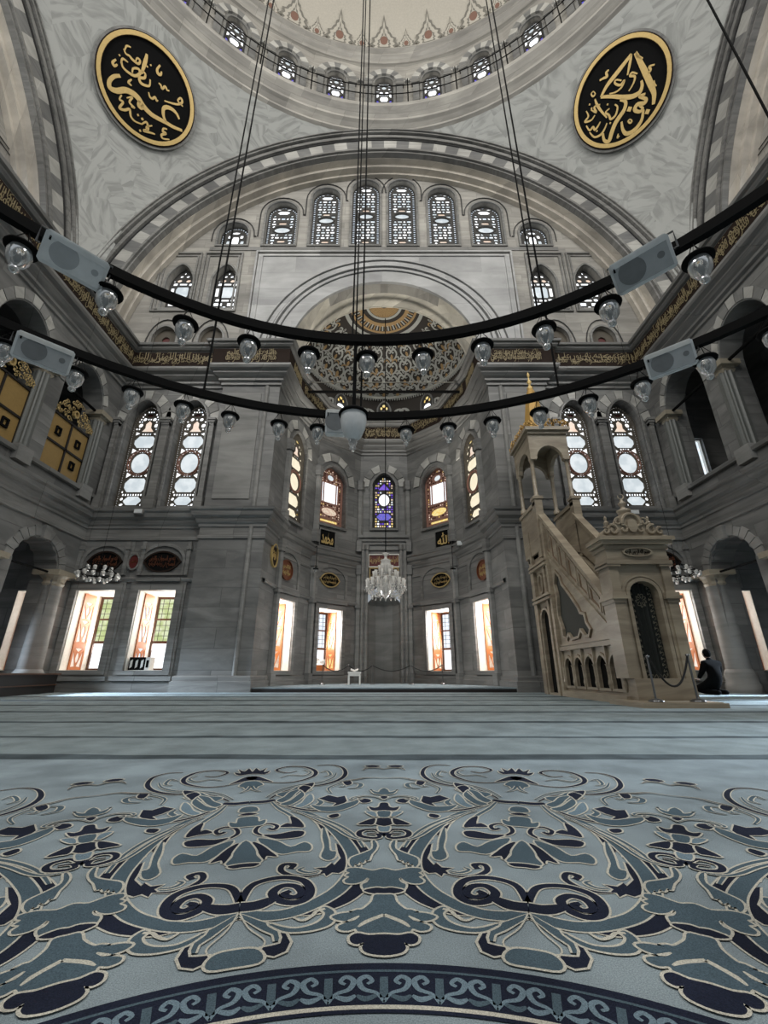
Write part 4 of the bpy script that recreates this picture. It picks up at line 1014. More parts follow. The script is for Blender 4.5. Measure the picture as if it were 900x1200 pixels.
# (kind, points, width, layer): S = stroke, P = closed patch;  n navy, s slate, c cream, m mid blue
A_ = [
 ('P', c1([(640, 215), (700, 250), (745, 275), (770, 298), (752, 304), (735, 298), (728, 280), (712, 290), (706, 268), (694, 276), (682, 254)]), .008, 'n'),
 ('P', c1([(735, 312), (762, 322), (780, 352), (770, 385), (742, 402), (722, 400), (705, 412), (700, 402), (682, 406), (694, 394), (672, 386), (705, 384), (722, 370), (728, 378), (748, 356), (740, 338)]), .008, 'n'),
 ('P', c1([(698, 262), (712, 300), (716, 332), (734, 336), (728, 356), (708, 362), (690, 350), (700, 322), (694, 292)]), .008, 's'),
 ('S', c1([(690, 404), (650, 412), (600, 408), (572, 394), (580, 376), (610, 376), (600, 388)]), .016, 'n', (.3, 1)),
 ('S', c1([(680, 396), (650, 400), (625, 392), (640, 384)]), .009, 's', (.5, .6)),
 ('S', c1([(560, 524), (640, 520), (700, 503), (760, 478), (812, 438)]), .040, 'n', (.2, 1)),
 ('S', c1([(824, 345), (800, 312), (770, 288), (720, 262), (660, 232), (600, 205)]), .028, 'n', (1, .2)),
 ('S', c1([(455, 524), (520, 532), (600, 522), (680, 490), (745, 448), (783, 395), (785, 350), (765, 312), (735, 278), (690, 240), (640, 215), (580, 197), (555, 184)]), .036, 's', (1, .35)),
 ('S', c1([(458, 492), (480, 445), (520, 425), (580, 415), (635, 423), (657, 447), (650, 475), (610, 492), (565, 484), (547, 462), (575, 441), (615, 442), (632, 462), (608, 475), (580, 466), (600, 456)]), .023, 'n', (.8, .7)),
 ('S', c1([(457, 505), (500, 500), (545, 482)]), .040, 'n', (1, .7)),
 # inside palmette
 ('S', c1([(545, 186), (565, 205), (600, 226), (615, 242)]), .014, 's', (.5, 1)),
 ('P', c1([(600, 228), (626, 240), (640, 262), (610, 262), (570, 262), (590, 250), (604, 252)]), .007, 'n'),
 ('S', c1([(640, 270), (600, 288), (545, 292), (500, 280), (505, 262), (535, 252), (560, 258), (552, 270), (535, 266)]), .014, 'n', (.3, 1)),
 ('P', c1([(520, 286), (560, 284), (610, 274), (640, 276), (632, 290), (600, 296), (555, 298)]), .007, 'n'),
 ('P', c1([(506, 296), (560, 304), (600, 322), (640, 308), (660, 318), (655, 334), (620, 336), (575, 344), (545, 332), (520, 318)]), .008, 's'),
 ('P', c1([(488, 308), (515, 316), (545, 338), (560, 352), (530, 350), (522, 362), (505, 340)]), .007, 'n'),
 ('P', c1([(481, 302), (496, 330), (500, 348), (515, 364), (496, 372), (476, 374)]), .007, 's'),
 ('P', c1([(476, 372), (508, 372), (492, 382), (472, 383)]), .006, 'n'),
 ('P', c2([(428, 262), (450, 266), (458, 280), (440, 286), (424, 290)]), .006, 's'), ('P', c2([(428, 290), (455, 296), (432, 302)]), .005, 'n'),
 ('P', c2([(426, 308), (455, 310), (460, 330), (490, 322), (482, 342), (450, 350), (424, 352)]), .006, 's'),
 # waist tie and what grows above it
 ('S', c1([(489, 187), (520, 186), (556, 180)]), .036, 'n', (1, .8)),
 ('S', c1([(540, 176), (580, 155), (640, 141), (700, 133), (745, 118), (762, 100), (752, 82), (720, 74), (680, 76)]), .022, 'n', (.4, .5)),
 ('S', c1([(530, 172), (570, 150), (630, 134), (690, 126), (725, 112), (735, 98)]), .016, 's', (.4, .4)),
 ('S', c1([(505, 120), (560, 128), (620, 124), (668, 108), (672, 92), (640, 80), (590, 80), (560, 90), (590, 98), (620, 93)]), .022, 'n', (.3, .4)),
 ('S', c1([(700, 110), (718, 104), (708, 92), (690, 98)]), .014, 's', (.5, .5)),
 ('P', c1([(560, 162), (600, 152), (625, 138), (640, 145), (665, 148), (640, 158), (618, 166), (600, 160), (585, 172)]), .006, 's'),
 ('P', c1([(630, 138), (668, 128), (662, 142), (650, 152), (644, 144)]), .006, 'n'),
 ('P', c1([(480, 96), (500, 84), (512, 92), (530, 84), (522, 96), (540, 92), (526, 102), (498, 101)]), .006, 'n'),
 ('P', c1([(470, 114), (500, 108), (530, 118), (548, 126), (510, 122), (480, 120)]), .006, 'n'), ('P', c1([(478, 124), (505, 124), (520, 134), (505, 140), (500, 146), (474, 148)]), .006, 's'),
 # winged leaf outside
 ('P', c1([(684, 176), (712, 166), (738, 172), (760, 168), (766, 184), (748, 198), (715, 206), (735, 190), (712, 186)]), .008, 'n'),
 ('S', c1([(800, 190), (760, 206), (700, 212), (640, 210), (580, 196), (555, 184)]), .016, 'n', (.15, .3)),
 ('S', c1([(640, 206), (670, 200), (690, 188), (680, 180)]), .02, 's', (.5, .5)),
 ('P', c1([(712, 228), (738, 222), (742, 230), (722, 236)]), .006, 'n'),
 ('S', c1([(720, 160), (712, 145), (740, 132), (765, 128), (758, 140), (745, 138)]), .014, 's', (.5, .6)), ('P', c1([(755, 124), (775, 122), (780, 132), (764, 136)]), .006, 'n'),
 ('S', c1([(770, 146), (800, 142), (806, 132), (785, 128)]), .02, 's', (.5, .7)),
 ('P', c2([(540, 236), (575, 218), (600, 196), (640, 186), (622, 204), (600, 226), (565, 244)]), .006, 's'),
 ('P', c2([(556, 252), (600, 236), (636, 208), (652, 196), (660, 214), (630, 240), (590, 258)]), .006, 's'),
 ('P', c2([(620, 262), (650, 246), (668, 222), (690, 206), (700, 226), (690, 244), (650, 266)]), .006, 'm'),
 ('P', c2([(636, 180), (660, 168), (690, 176), (676, 190), (664, 200), (652, 190)]), .006, 'n'),
 ('S', c2([(470, 196), (440, 186), (432, 170)]), .012, 's', (.4, .6)),
 ('S', c2([(556, 132), (600, 120), (660, 122), (690, 108), (660, 96)]), .014, 's', (.4, .5)),
 ('S', c1([(600, 214), (650, 226), (700, 240), (750, 262), (790, 290), (815, 325)]), .012, 's', (.3, .6)),
 ('P', c1([(660, 196), (690, 200), (730, 200), (765, 190), (800, 182), (790, 196), (740, 214), (690, 214)]), .006, 's'),
 ('P', c1([(800, 176), (830, 178), (836, 186), (812, 190)]), .006, 'n'),
 # feet of the motif
 ('S', c3([(445, 214), (480, 246), (525, 264), (546, 276), (552, 300)]), .026, 's', (.3, .9)),
 ('P', c3([(548, 268), (566, 278), (580, 306), (566, 336), (530, 352), (494, 346), (490, 324), (522, 318), (550, 310), (556, 290)]), .010, 'n'),
 ('P', c3([(512, 246), (560, 258), (600, 262), (650, 250), (680, 232), (690, 212), (676, 200), (690, 192), (716, 206), (718, 232), (700, 252), (650, 268), (590, 274), (550, 268)]), .010, 's'),
 ('S', c3([(590, 226), (620, 236), (650, 220), (664, 206), (690, 198)]), .010, 'c', (.5, .8)),
 ('P', c3([(424, 330), (470, 328), (496, 350), (480, 374), (430, 384)]), .010, 's'),
 ('S', c3([(432, 208), (450, 260), (500, 300), (488, 330)]), .004, 'c', (1, 1)),
]
B_ = [
 ('P', c4([(410, 648), (470, 660), (540, 646), (598, 648), (606, 664), (590, 672), (612, 686), (592, 694), (616, 712), (606, 728), (560, 730), (520, 716), (500, 700), (488, 706), (500, 724), (524, 736), (510, 764), (466, 750), (410, 756)]), .0085, 's'),
 ('P', c4([(410, 756), (450, 752), (515, 766), (480, 782), (410, 788)]), .0085, 'n'),
 ('P', c4([(410, 790), (460, 792), (474, 828), (520, 868), (552, 872), (580, 884), (556, 888), (600, 888), (650, 896), (684, 912), (650, 930), (600, 934), (560, 930), (610, 944), (650, 962), (642, 982), (600, 988), (560, 976), (540, 998), (480, 1004), (410, 1006)]), .0095, 's'),
 ('S', c4([(470, 900), (500, 936), (545, 966)]), .011, 'c', (1, .4)), ('S', c4([(540, 906), (570, 924), (600, 934)]), .009, 'c', (.4, .5)),
 ('P', c4([(410, 1006), (490, 1010), (550, 1000), (588, 1020), (584, 1050), (550, 1062), (516, 1052), (526, 1080), (500, 1108), (410, 1122)]), .0105, 'n'),
 ('P', c4([(458, 500), (470, 500), (470, 540), (520, 566), (580, 590), (590, 620), (572, 642), (560, 624), (548, 630), (536, 612), (520, 620), (506, 602), (490, 606), (476, 574), (456, 550), (446, 524)]), .008, 's'),
 ('S', c4([(420, 470), (450, 440), (510, 440), (540, 454), (530, 474), (470, 484), (434, 478), (450, 462), (500, 460)]), .018, 'n', (.8, .5)),
 ('S', c4([(470, 494), (540, 492), (600, 470), (680, 420), (790, 370), (860, 340)]), .010, 's', (.5, .6)),
 ('P', c4([(410, 372), (450, 380), (466, 398), (440, 414), (410, 420)]), .008, 'n'),
 ('P', c4([(456, 378), (490, 384), (548, 410), (500, 412), (466, 410)]), .008, 'n'),
 ('P', c4([(410, 424), (440, 420), (434, 446), (410, 450)]), .006, 'm'),
 ('P', c4([(410, 334), (440, 338), (444, 358), (430, 370), (410, 372)]), .007, 's'),
 ('P', c4([(450, 368), (460, 344), (505, 340), (480, 360)]), .006, 'm'),
 ('P', c4([(410, 292), (430, 296), (438, 314), (462, 320), (490, 314), (474, 334), (440, 336), (410, 334)]), .007, 'n'),
 ('P', c4([(410, 214), (430, 224), (440, 236), (470, 228), (480, 222), (460, 244), (410, 250)]), .006, 's'), ('P', c4([(410, 256), (430, 262), (410, 274)]), .005, 'n'),
 ('S', c4([(414, 280), (450, 262), (510, 256), (560, 262), (580, 272), (540, 278), (520, 270)]), .009, 's', (.4, .5)),
 ('P', c4([(430, 96), (470, 90), (510, 96), (470, 104)]), .006, 'n'), ('S', c4([(420, 112), (450, 104), (500, 106), (520, 118)]), .01, 'n', (.5, .3)),
 ('S', c4([(420, 160), (500, 158), (560, 168), (620, 176), (640, 184)]), .010, 'n', (.4, .4)),
]
LAY = {'m': 6, 's': 2, 'n': 3, 'c': 1}
A_.sort(key=lambda it: 0) 
def carpet_shapes(Lst, az, base=0):
    ca, sa = math.cos(az), math.sin(az)
    for idx, it in enumerate(Lst):
        for s in (1, -1):
            kind, P, w, col = it[:4]
            P = list(P)
            if kind == 'S' and abs(P[0][0]) < .035: P[0] = (0, P[0][1])
            Q = [Vector((s*x*ca+y*sa, -s*x*sa+y*ca)) for x, y in P]
            z = Z0+.0014+(base+idx)*.00003
            if kind == 'S':
                if col != 'c': ribbon(CP, Q, w+.010, None, z, 1, it[4])
                ribbon(CP, Q, w, None, z+.000015, LAY[col], it[4])
            elif abs(P[0][0]) < .022 and abs(P[-1][0]) < .022:
                if s < 0: continue
                L2 = [(0, P[0][1])]+list(P[1:-1])+[(0, P[-1][1])]; L2 = L2+[(-x, y) for x, y in L2[1:-1]][::-1]
                q = [tuple(p) for p in crom([Vector((x*ca+y*sa, -x*sa+y*ca)) for x, y in L2], 3, True)]
                ribbon(CP, [Vector(p) for p in q], 0.012, None, z, 1, closed=True, k=1)
                tri = tessellate_polygon([[Vector((p[0], p[1], 0)) for p in q]]); CP.add([(p[0], p[1], z+.000015) for p in q], tri, LAY[col])
            else:
                kq = 1 if (col == 'n' and len(P) >= 9) else 3
                q = [tuple(p) for p in crom(Q, kq, True)]
                ribbon(CP, Q, 0.012, None, z, 1, closed=True, k=kq)
                tri = tessellate_polygon([[Vector((p[0], p[1], 0)) for p in q]]); CP.add([(p[0], p[1], z+.000015) for p in q], tri, LAY[col])
for kk in (-2, -1, 0, 1): carpet_shapes(A_, math.radians(15+30*kk))
for kk in (-2, -1, 0, 1, 2): carpet_shapes(B_, math.radians(30*kk), 60)
# central medallion ring
def ringb(r0, r1, mi, z, a=1.6, n=120):
    V = []
    for i in range(n+1):
        t = -a+2*a*i/n; V += [(r0*math.sin(t), r0*math.cos(t), Z0+z), (r1*math.sin(t), r1*math.cos(t), Z0+z)]
    CP.add(V, [(2*i, 2*i+1, 2*i+3, 2*i+2) for i in range(n)], mi)
ringb(.898, 1.003, 3, .0014); ringb(.978, .984, 2, .0018); ringb(.890, .899, 1, .0018); ringb(.882, .890, 3, .0018)
for k in range(-16, 17):
    az = math.radians(5.6*k); ca, sa = math.cos(az), math.sin(az); sgn = 1 if k % 2 else -1
    def RT(P): return [Vector((x*ca+y*sa, -x*sa+y*ca)) for x, y in P]
    for fx in (1, -1):
        ribbon(CP, RT([(0, .905), (fx*.012, .925), (fx*.034, .935), (fx*.042, .955), (fx*.03, .966), (fx*.02, .955), (fx*.028, .947)]), .010, None, Z0+.0018, 6, (.5, .6))
        ribbon(CP, RT([(fx*.012, .92), (fx*.03, .912), (fx*.044, .92)]), .012, None, Z0+.0018, 6 if sgn > 0 else 2, (.6, .4))
    ribbon(CP, RT([(0, .915), (0, .965)]), .014, None, Z0+.0018, 2)
cp = CP.build('carpet', ['carpet_field', 'carpet_cream', 'carpet_slate', 'carpet_navy', 'carpet_plain', 'carpet_band', 'carpet_mid'])
tag(cp, 'blue-grey wall-to-wall carpet with navy and slate scrolls and dark cross bands', 'carpet')

# ================================================================== calligraphy
def sph_hit(px, py):
    d = ray(px, py); o = CAM-Vector((0, CY, ZS)); a = d.dot(d); b_ = o.dot(d); c = o.dot(o)-RS*RS
    return CAM+d*((-b_+math.sqrt(b_*b_-a*c))/a)
def medallion(px, py, rad, strokes, label):
    p = sph_hit(px, py); n = (p-Vector((0, CY, ZS))).normalized()      # n points outward (away from the viewer)
    u = Vector((n.y, -n.x, 0)).normalized(); v = u.cross(n)*-1; v = v if v.z > 0 else -v
    Mx = Matrix((u, v, n)).transposed().to_4x4(); Mx.translation = p-n*.22
    root = empty('calligraphy_medallion', Mx.translation)
    Ti = Matrix.Translation(-Mx.translation) @ Mx
    circ = lambda r_: [(r_*math.cos(2*pi*i/56), r_*math.sin(2*pi*i/56)) for i in range(56)]
    mb = MB(); mb.prism(circ(rad), Ti, -.02, .6, 0, [circ(rad*.955)]); mb.prism(circ(rad*.955), Ti, -.05, .1, 1, [circ(rad*.845)]); mb.prism(circ(rad*.93), Ti, -.09, .1, 2, [circ(rad*.855)]); mb.build('rim', ['trim', 'brown', 'gold'], root)
    mb = MB(); mb.prism(circ(rad*.86), Ti, 0, .2, 0); mb.build('panel', 'black', root)
    mb = MB()
    for pts, w in strokes:
        w *= .76
        q = [onplane(x, y, Mx) for x, y in pts]
        if len(q) == 1: mb.prism([(q[0].x+w*c, q[0].y+w*s_) for c, s_ in ((1, 0), (0, 1), (-1, 0), (0, -1))], Ti, -.03, 0, 0)
        else: ribbon(mb, q, w, Ti, -.03, 0, (.55, .5), thick=.03)
    mb.build('lettering', 'gold', root)
    return tag(root, label, 'calligraphy medallion', 'round calligraphy medallions on the pendentives')
l6 = lambda P: [(100+x/6, 20+y/6) for x, y in P]
SL = [([(432, 262), (425, 300), (410, 350), (395, 400)], .17), ([(250, 330), (262, 295), (300, 320)], .09), ([(255, 310), (262, 350), (300, 390), (350, 415), (385, 395), (370, 365), (335, 365), (330, 395)], .12),
 ([(395, 380), (420, 400), (415, 430), (380, 430), (390, 465), (430, 485), (452, 480), (455, 440)], .12), ([(270, 225), (285, 260), (310, 275), (330, 300), (370, 330), (385, 310), (365, 290), (350, 320)], .10), ([(320, 215), (290, 205), (275, 240)], .08),
 ([(215, 300), (192, 320), (205, 345), (225, 335)], .12), ([(525, 340), (505, 370), (512, 400), (530, 405), (535, 385)], .13), ([(325, 440), (303, 460), (325, 485)], .10),
 ([(245, 415), (200, 420), (168, 455), (175, 500), (220, 520), (280, 515), (330, 535), (370, 570), (410, 630), (470, 690), (560, 740), (620, 775), (680, 800)], .24), ([(380, 590), (375, 620), (395, 640), (405, 615)], .18),
 ([(570, 745), (550, 700), (548, 650), (570, 635), (610, 650), (640, 680), (660, 720)], .17), ([(555, 590), (600, 605), (650, 615), (680, 600), (670, 572), (650, 590), (685, 630)], .10), 
 ([(515, 465), (530, 480), (540, 505), (560, 490), (575, 515), (590, 520)], .10), ([(445, 530), (452, 560), (470, 575), (490, 565), (500, 590), (510, 585)], .10),
 ([(255, 550), (240, 580), (265, 600), (240, 640), (275, 655), (310, 650), (320, 700), (350, 735), (400, 755)], .11), ([(290, 570), (330, 565), (310, 600), (345, 640), (320, 630)], .09), ([(395, 755), (430, 740), (440, 790), (410, 800), (460, 815), (490, 825)], .11), ([(470, 765), (430, 775), (440, 810)], .08),
 ([(575, 790), (550, 785), (545, 805), (565, 820), (535, 830), (545, 855), (590, 862)], .11), ([(400, 718)], .07), ([(370, 690)], .06), ([(385, 800)], .06), ([(435, 350)], .05), ([(460, 340)], .05), ([(240, 270)], .05)]
medallion(172, 109.5, 1.80, [(l6(p), w) for p, w in SL], 'black and gold calligraphy roundel on the left pendentive, between two great arches')
r6 = lambda P: [(660+x/6.43, 20+y/6.43) for x, y in P]
SR = [([(545, 270), (575, 330), (620, 420), (660, 510), (685, 580), (680, 660)], .26), ([(600, 315), (565, 300), (545, 270)], .12), ([(515, 280), (470, 340), (400, 430), (330, 520), (285, 605)], .20), ([(285, 605), (360, 600), (450, 605), (520, 600), (575, 570), (595, 520), (590, 480)], .20),
 ([(515, 280), (505, 340), (485, 440)], .12), ([(430, 625), (470, 640), (460, 700), (400, 790), (370, 860), (345, 935), (310, 930), (300, 880)], .20), ([(440, 480), (400, 475), (390, 500), (430, 515), (460, 480), (440, 530), (400, 565), (350, 580)], .10),
 ([(560, 430), (520, 420), (505, 445), (540, 450), (530, 500), (495, 560)], .10), ([(620, 580), (575, 600), (625, 620), (610, 650), (560, 660), (540, 700), (575, 715), (600, 690), (575, 670)], .17), ([(605, 700), (590, 780), (540, 850), (480, 880), (450, 850), (440, 790)], .18),
 ([(690, 360), (650, 375), (660, 400), (640, 430)], .10), ([(685, 480), (690, 510), (705, 520)], .08), ([(345, 400), (325, 420), (330, 450), (300, 465), (275, 480)], .12), ([(228, 560), (212, 580), (225, 600), (242, 580), (228, 560)], .07),
 ([(390, 660), (410, 680), (395, 740), (360, 770), (345, 740), (320, 720), (350, 690)], .10), ([(240, 620), (255, 660), (280, 700), (330, 760)], .12), ([(280, 660), (235, 680), (250, 720), (210, 700)], .09), ([(175, 710), (190, 750), (165, 790), (210, 780), (240, 740)], .09),
 ([(175, 820), (200, 855), (225, 830), (240, 850), (265, 820), (280, 790)], .10), ([(200, 870), (235, 905), (280, 890), (310, 850), (330, 800)], .10), ([(505, 770), (490, 785), (505, 800), (518, 785), (505, 770)], .08), ([(415, 880), (410, 910), (425, 895)], .08),
 ([(500, 695)], .13), ([(635, 715)], .13), ([(255, 860)], .05), ([(200, 660)], .05), ([(335, 660)], .05), ([(355, 800)], .05), ([(215, 690)], .05)]
medallion(728, 112.5, 1.80, [(r6(p), w) for p, w in SR], 'black and gold calligraphy roundel on the right pendentive, between two great arches')

def wall_plaque(name, Fm, outline, txts, label, ground, ink='goldd', rim='trim', grp=None, rimw=.05, dep=.05, cat='calligraphy panel', raw=False):
    xs, xe, zs, ze = bbox(outline); cx, cz = (xs+xe)/2, (zs+ze)/2
    o = Fm @ Vector((cx, cz, -.02)); root = empty(name, o); T = Matrix.Translation(-o) @ Fm
    mb = MB(); mb.prism(inset(outline, -rimw), T, -dep-.02, 0.01, 0, [outline]); mb.build('rim', rim, root)
    mb = MB(); mb.prism(outline, T, -dep+.02, .01, 0); mb.build('panel', ground, root)
    mb = MB()
    for t, (a, c, d, e2) in txts:
        put_text(mb, t, T, cx+(xe-xs)*a, cx+(xe-xs)*c, cz+(ze-zs)*d, cz+(ze-zs)*e2, -dep+.02, 0, raw=raw, dep=.012, bold=.02)
    mb.build('lettering', ink, root)
    return tag(root, label, cat, grp)
def eye(cx, cz, a, b): return [(cx+a*math.cos(t)*(1 if abs(math.cos(t)) < .98 else 1.06), cz+b*math.sin(t)*abs(math.sin(t))**.25) for t in [2*pi*i/24 for i in range(24)]]
T2 = [(VERSE[1], (-.38, .38, -.02, .34)), (VERSE[3], (-.38, .38, -.34, .04))]
ge = 'eye-shaped calligraphy plaques above the windows'
wall_plaque('calligraphy_plaque', FX, eye(-8.62, 3.72, .46, .29), T2, 'dark eye-shaped calligraphy plaque over the left window, half behind the cluster of glass lamps', 'black', 'redbr', 'brown', ge)
wall_plaque('calligraphy_plaque', FX, eye(-6.85, 3.72, .50, .29), T2, 'dark eye-shaped calligraphy plaque left of the big pier, above the window with binders', 'black', 'redbr', 'brown', ge)
wall_plaque('calligraphy_plaque', FX, eye(8.62, 3.72, .46, .29), T2, 'dark eye-shaped calligraphy plaque behind the right hanging cluster of glass lamps', 'black', 'redbr', 'brown', ge)
wall_plaque('calligraphy_plaque', FX, eye(6.85, 3.72, .50, .29), T2, 'dark eye-shaped calligraphy plaque on the wall behind the minbar stairs', 'black', 'redbr', 'brown', ge)
for s in (1, -1):
    wall_plaque('round_plaque', FX, ell(-7.72*s, 3.72, .15, .22, 16), [(VERSE[0], (-.3, .3, -.15, .15))], 'small dark red oval plaque between the two %s wall windows' % ('left' if s > 0 else 'right'), 'red', 'redbr', 'trim', 'small red oval plaques')
for i, s, sd in ((0, 1, 'left'), (6, -1, 'right')):
    Fk, L = facet(i); u = onplane(320.5 if s > 0 else 570, 651, Fk)
    wall_plaque('round_plaque', Fk, ell(u[0], u[1], .26, .36, 20), [(VERSE[2][:12], (-.3, .3, -.2, .25))], 'tall oval gilt-rimmed plaque at the %s mouth of the apse' % sd, 'goldd' if 0 else 'brown', 'gold', 'gold', 'oval plaques of the apse', .04)
for i, s, sd in ((1, 1, 'left'), (5, -1, 'right')):
    Fk, L = facet(i); u = onplane(335 if s > 0 else 567, 668, Fk)
    wall_plaque('round_plaque', Fk, ell(u[0], u[1], .34, .33, 20), [(VERSE[4][:14], (-.34, .34, -.02, .3)), (VERSE[5][:14], (-.34, .34, -.3, .02))], 'round red-brown lettered plaque above the %s orange apse shutter' % sd, 'redbr', 'goldd', 'redbr', 'oval plaques of the apse', .03)
for i, px, sd in ((2, 386, 'left'), (4, 517, 'right')):
    Fk, L = facet(i); u = onplane(px, 680, Fk)
    wall_plaque('calligraphy_plaque', Fk, eye(u[0], u[1], .42, .26), [(VERSE[6], (-.36, .36, -.02, .34)), (VERSE[7], (-.36, .36, -.34, .04))], 'black and gold eye-shaped plaque above the %s glazed window of the apse' % sd, 'black', 'gold', 'goldd', ge, .035)
for i, px, t, lb in ((2, 383, '\uFEAA\uFEE4\uFEA4\uFEE3', 'left'), (4, 520, '\uFDF2', 'right')):
    Fk, L = facet(i); u = onplane(px, 632, Fk)
    root = wall_plaque('lettered_plaque', Fk, rect(u[0]-.37, u[0]+.37, u[1]-.30, u[1]+.36), [(t, (-.4, .4, -.38, .38))], 'square black panel with large gold lettering under the %s red stained window' % lb, 'black', 'gold', 'trim', 'square panels of the apse', .05, raw=True)
Fk, L = facet(3)
wall_plaque('inscription_panel', Fk, rect(mc-.64, mc+.64, 4.78, 5.28), [(VERSE[1]+' '+VERSE[8], (-.47, .47, -.4, .4))], 'dark red inscription panel in a pale frame over the mihrab niche', 'red', 'goldd', 'jamb', None, .04)
wall_plaque('inscription_panel', Fk, rect(mc-.58, mc+.58, 4.25, 4.68), [(VERSE[9], (-.47, .47, -.35, .35))], 'ochre inscription panel just above the niche, behind the crystal chandelier', 'brown', 'goldd', 'goldd', None, .04)
# ================================================================== ring chandeliers, lamps, speakers
CX = -.10; ZR = 3.5; R1, R2 = 3.26, 4.56
def ringpt(r_, az, z=ZR): return Vector((CX+r_*math.sin(az), r_*math.cos(az), z))
def ray_ring(px, py, r_):
    d = ray(px, py); a = d.x*d.x+d.y*d.y; b_ = (0-CX)*d.x; c = CX*CX-r_*r_; t = (-b_+math.sqrt(b_*b_-a*c))/a
    p = CAM+d*t; return math.atan2(p.x-CX, p.y), p.z
def ring(r_, h, w, label):
    mb = MB(); n = 96; V = []
    for i in range(n):
        a = 2*pi*i/n
        for dr, dz in ((-w, -h), (w, -h), (w, h), (-w, h)): V.append(tuple(ringpt(r_+dr, a, ZR+dz)))
    mb.add(V, [(4*i+j, 4*i+(j+1) % 4, 4*((i+1) % n)+(j+1) % 4, 4*((i+1) % n)+j) for i in range(n) for j in range(4)])
    root = empty('chandelier_ring', (CX, 0, ZR)); o = mb.build('hoop', 'iron', root); o.matrix_parent_inverse = Matrix.Translation((-CX, 0, -ZR))
    return tag(root, label, 'chandelier ring', 'great iron lamp rings'), o
RG1, _ = ring(R1, .045, .03, 'inner black iron lamp ring hanging overhead, the higher curve in the picture')
RG2, _ = ring(R2, .045, .03, 'outer black iron lamp ring hanging overhead, the lower and flatter curve')
def dome_z(x, y):
    r_ = math.hypot(x, y-CY); return 30.2+10.8*math.sqrt(max(0, 1-(r_/11.95)**2))
for azd, lb in ((-26.3, 'left'), (-3, 'middle'), (26.7, 'right'), (57, 'far right')):
    for r_, RG, wh in ((R1, RG1, 'inner'), (R2, RG2, 'outer')):
        if azd > 50 and r_ == R2: continue
        az = math.radians(azd+(0.6 if r_ == R2 else 0)); p = ringpt(r_, az); mb = MB()
        mb.tube([(p.x, p.y, ZR), (p.x, p.y, dome_z(p.x, p.y)-.2)], .008 if r_ == R1 else .013, 5)
        tag(mb.build('suspension_cable', 'iron'), 'long black cable from the dome to the %s lamp ring, %s one' % (wh, lb), 'cable', 'cables of the lamp rings')
mb = MB(); p = ringpt(R1, math.radians(-3.6)); mb.tube([(p.x, p.y, ZR), (p.x, p.y, dome_z(p.x, p.y)-.2)], .009, 5)
tag(mb.build('suspension_cable', 'chain'), 'thin second cable running beside the middle cable of the inner ring', 'cable', 'cables of the lamp rings')

def make_lamp():
    root = empty('hanging_lamp')
    mb = MB(); mb.lathe([(.055, -.005), (.10, -.012), (.105, .0), (.10, .012), (.05, .02)], None, 20); mb.build('cap', 'iron', root, True)
    mb = MB(); mb.lathe([(.066, -.01), (.076, -.05), (.068, -.11), (.040, -.155), (.024, -.170), (.034, -.185), (.030, -.205), (.008, -.222), (.001, -.222)], None, 18); mb.build('glass_shade', 'glass', root, True)
    mb = MB(); mb.lathe([(.014, 0), (.016, -.03), (.03, -.06), (.034, -.085), (.025, -.115), (.001, -.125)], None, 12); mb.build('bulb', 'bulb', root, True)
    for k in range(3):
        a = 2*pi*k/3+.4; mb = MB(); mb.tube([(.092*math.cos(a), .092*math.sin(a), .01), (0, 0, .17)], .0035, 4); mb.build('chain', 'chain', root)
    return root
LP = make_lamp(); firstl = True
L1p = [(22, 300), (122, 360), (215, 392), (290, 415), (361, 428), (430, 432), (496, 430), (566, 415), (639, 395), (713, 360), (821, 313)]
L2p = [(3, 418), (85, 452), (152, 473), (213, 488), (268, 500), (326, 508), (372, 513), (476, 516), (526, 513), (578, 505), (633, 492), (691, 477), (754, 458), (828, 428), (905, 392)]
NM1 = ['leftmost lamp of the inner ring, beside the big left speaker', 'lamp just right of the big left speaker, against the gold frieze', 'lamp on the inner ring below the paired framed windows on the left', 'inner-ring lamp over the top of the left pier', 'inner-ring lamp at the left edge of the painted half dome', 'inner-ring lamp straight above the large white glass lamp', 'inner-ring lamp in front of the painted half dome, right of its middle', 'inner-ring lamp at the right edge of the painted half dome', 'inner-ring lamp under the left framed window on the right side', 'inner-ring lamp just left of the big right speaker', 'rightmost lamp of the inner ring, beside the gold frieze on the right']
NM2 = ['outer-ring lamp cut by the left picture edge', 'outer-ring lamp just right of the left gallery speaker', 'outer-ring lamp in front of the leftmost tall stained window', 'outer-ring lamp in front of the second tall stained window from the left', 'outer-ring lamp against the upper left pier', 'outer-ring lamp beside the left reveal of the apse', 'outer-ring lamp just left of the grey box on the ring', 'outer-ring lamp just right of the large white glass lamp', 'outer-ring lamp over the right red stained window of the apse', 'outer-ring lamp over the tall window right in the apse', 'outer-ring lamp in front of the gilded spire of the minbar', 'outer-ring lamp touching the top of the third tall stained window', 'outer-ring lamp just left of the right gallery speaker', 'outer-ring lamp just right of the right gallery speaker', 'outer-ring lamp at the right picture edge']
for pts, r_, NM in ((L1p, R1, NM1), (L2p, R2, NM2)):
    for (px, py), nm in zip(pts, NM):
        az, z = ray_ring(px, py, r_); p = ringpt(r_, az, ZR-.045-.165)
        o = LP if firstl else copy_tree(LP); firstl = False
        o.location = p; o.rotation_euler = (0, 0, az*2+px)
        tag(o, nm[0].upper()*0+nm, 'lamp', 'hanging glass lamps on the rings')
root = empty('globe_lamp', ringpt(R1, math.radians(-3), 2.66))
mb = MB(); mb.tube([(0, 0, 0), (0, 0, .80)], .017, 8); mb.build('rod', 'iron', root)
mb = MB(); mb.lathe([(.01, .06), (.06, .05), (.12, .02), (.135, 0), (.13, -.015), (.1, -.015)], None, 24); mb.build('cap', 'iron', root, True)
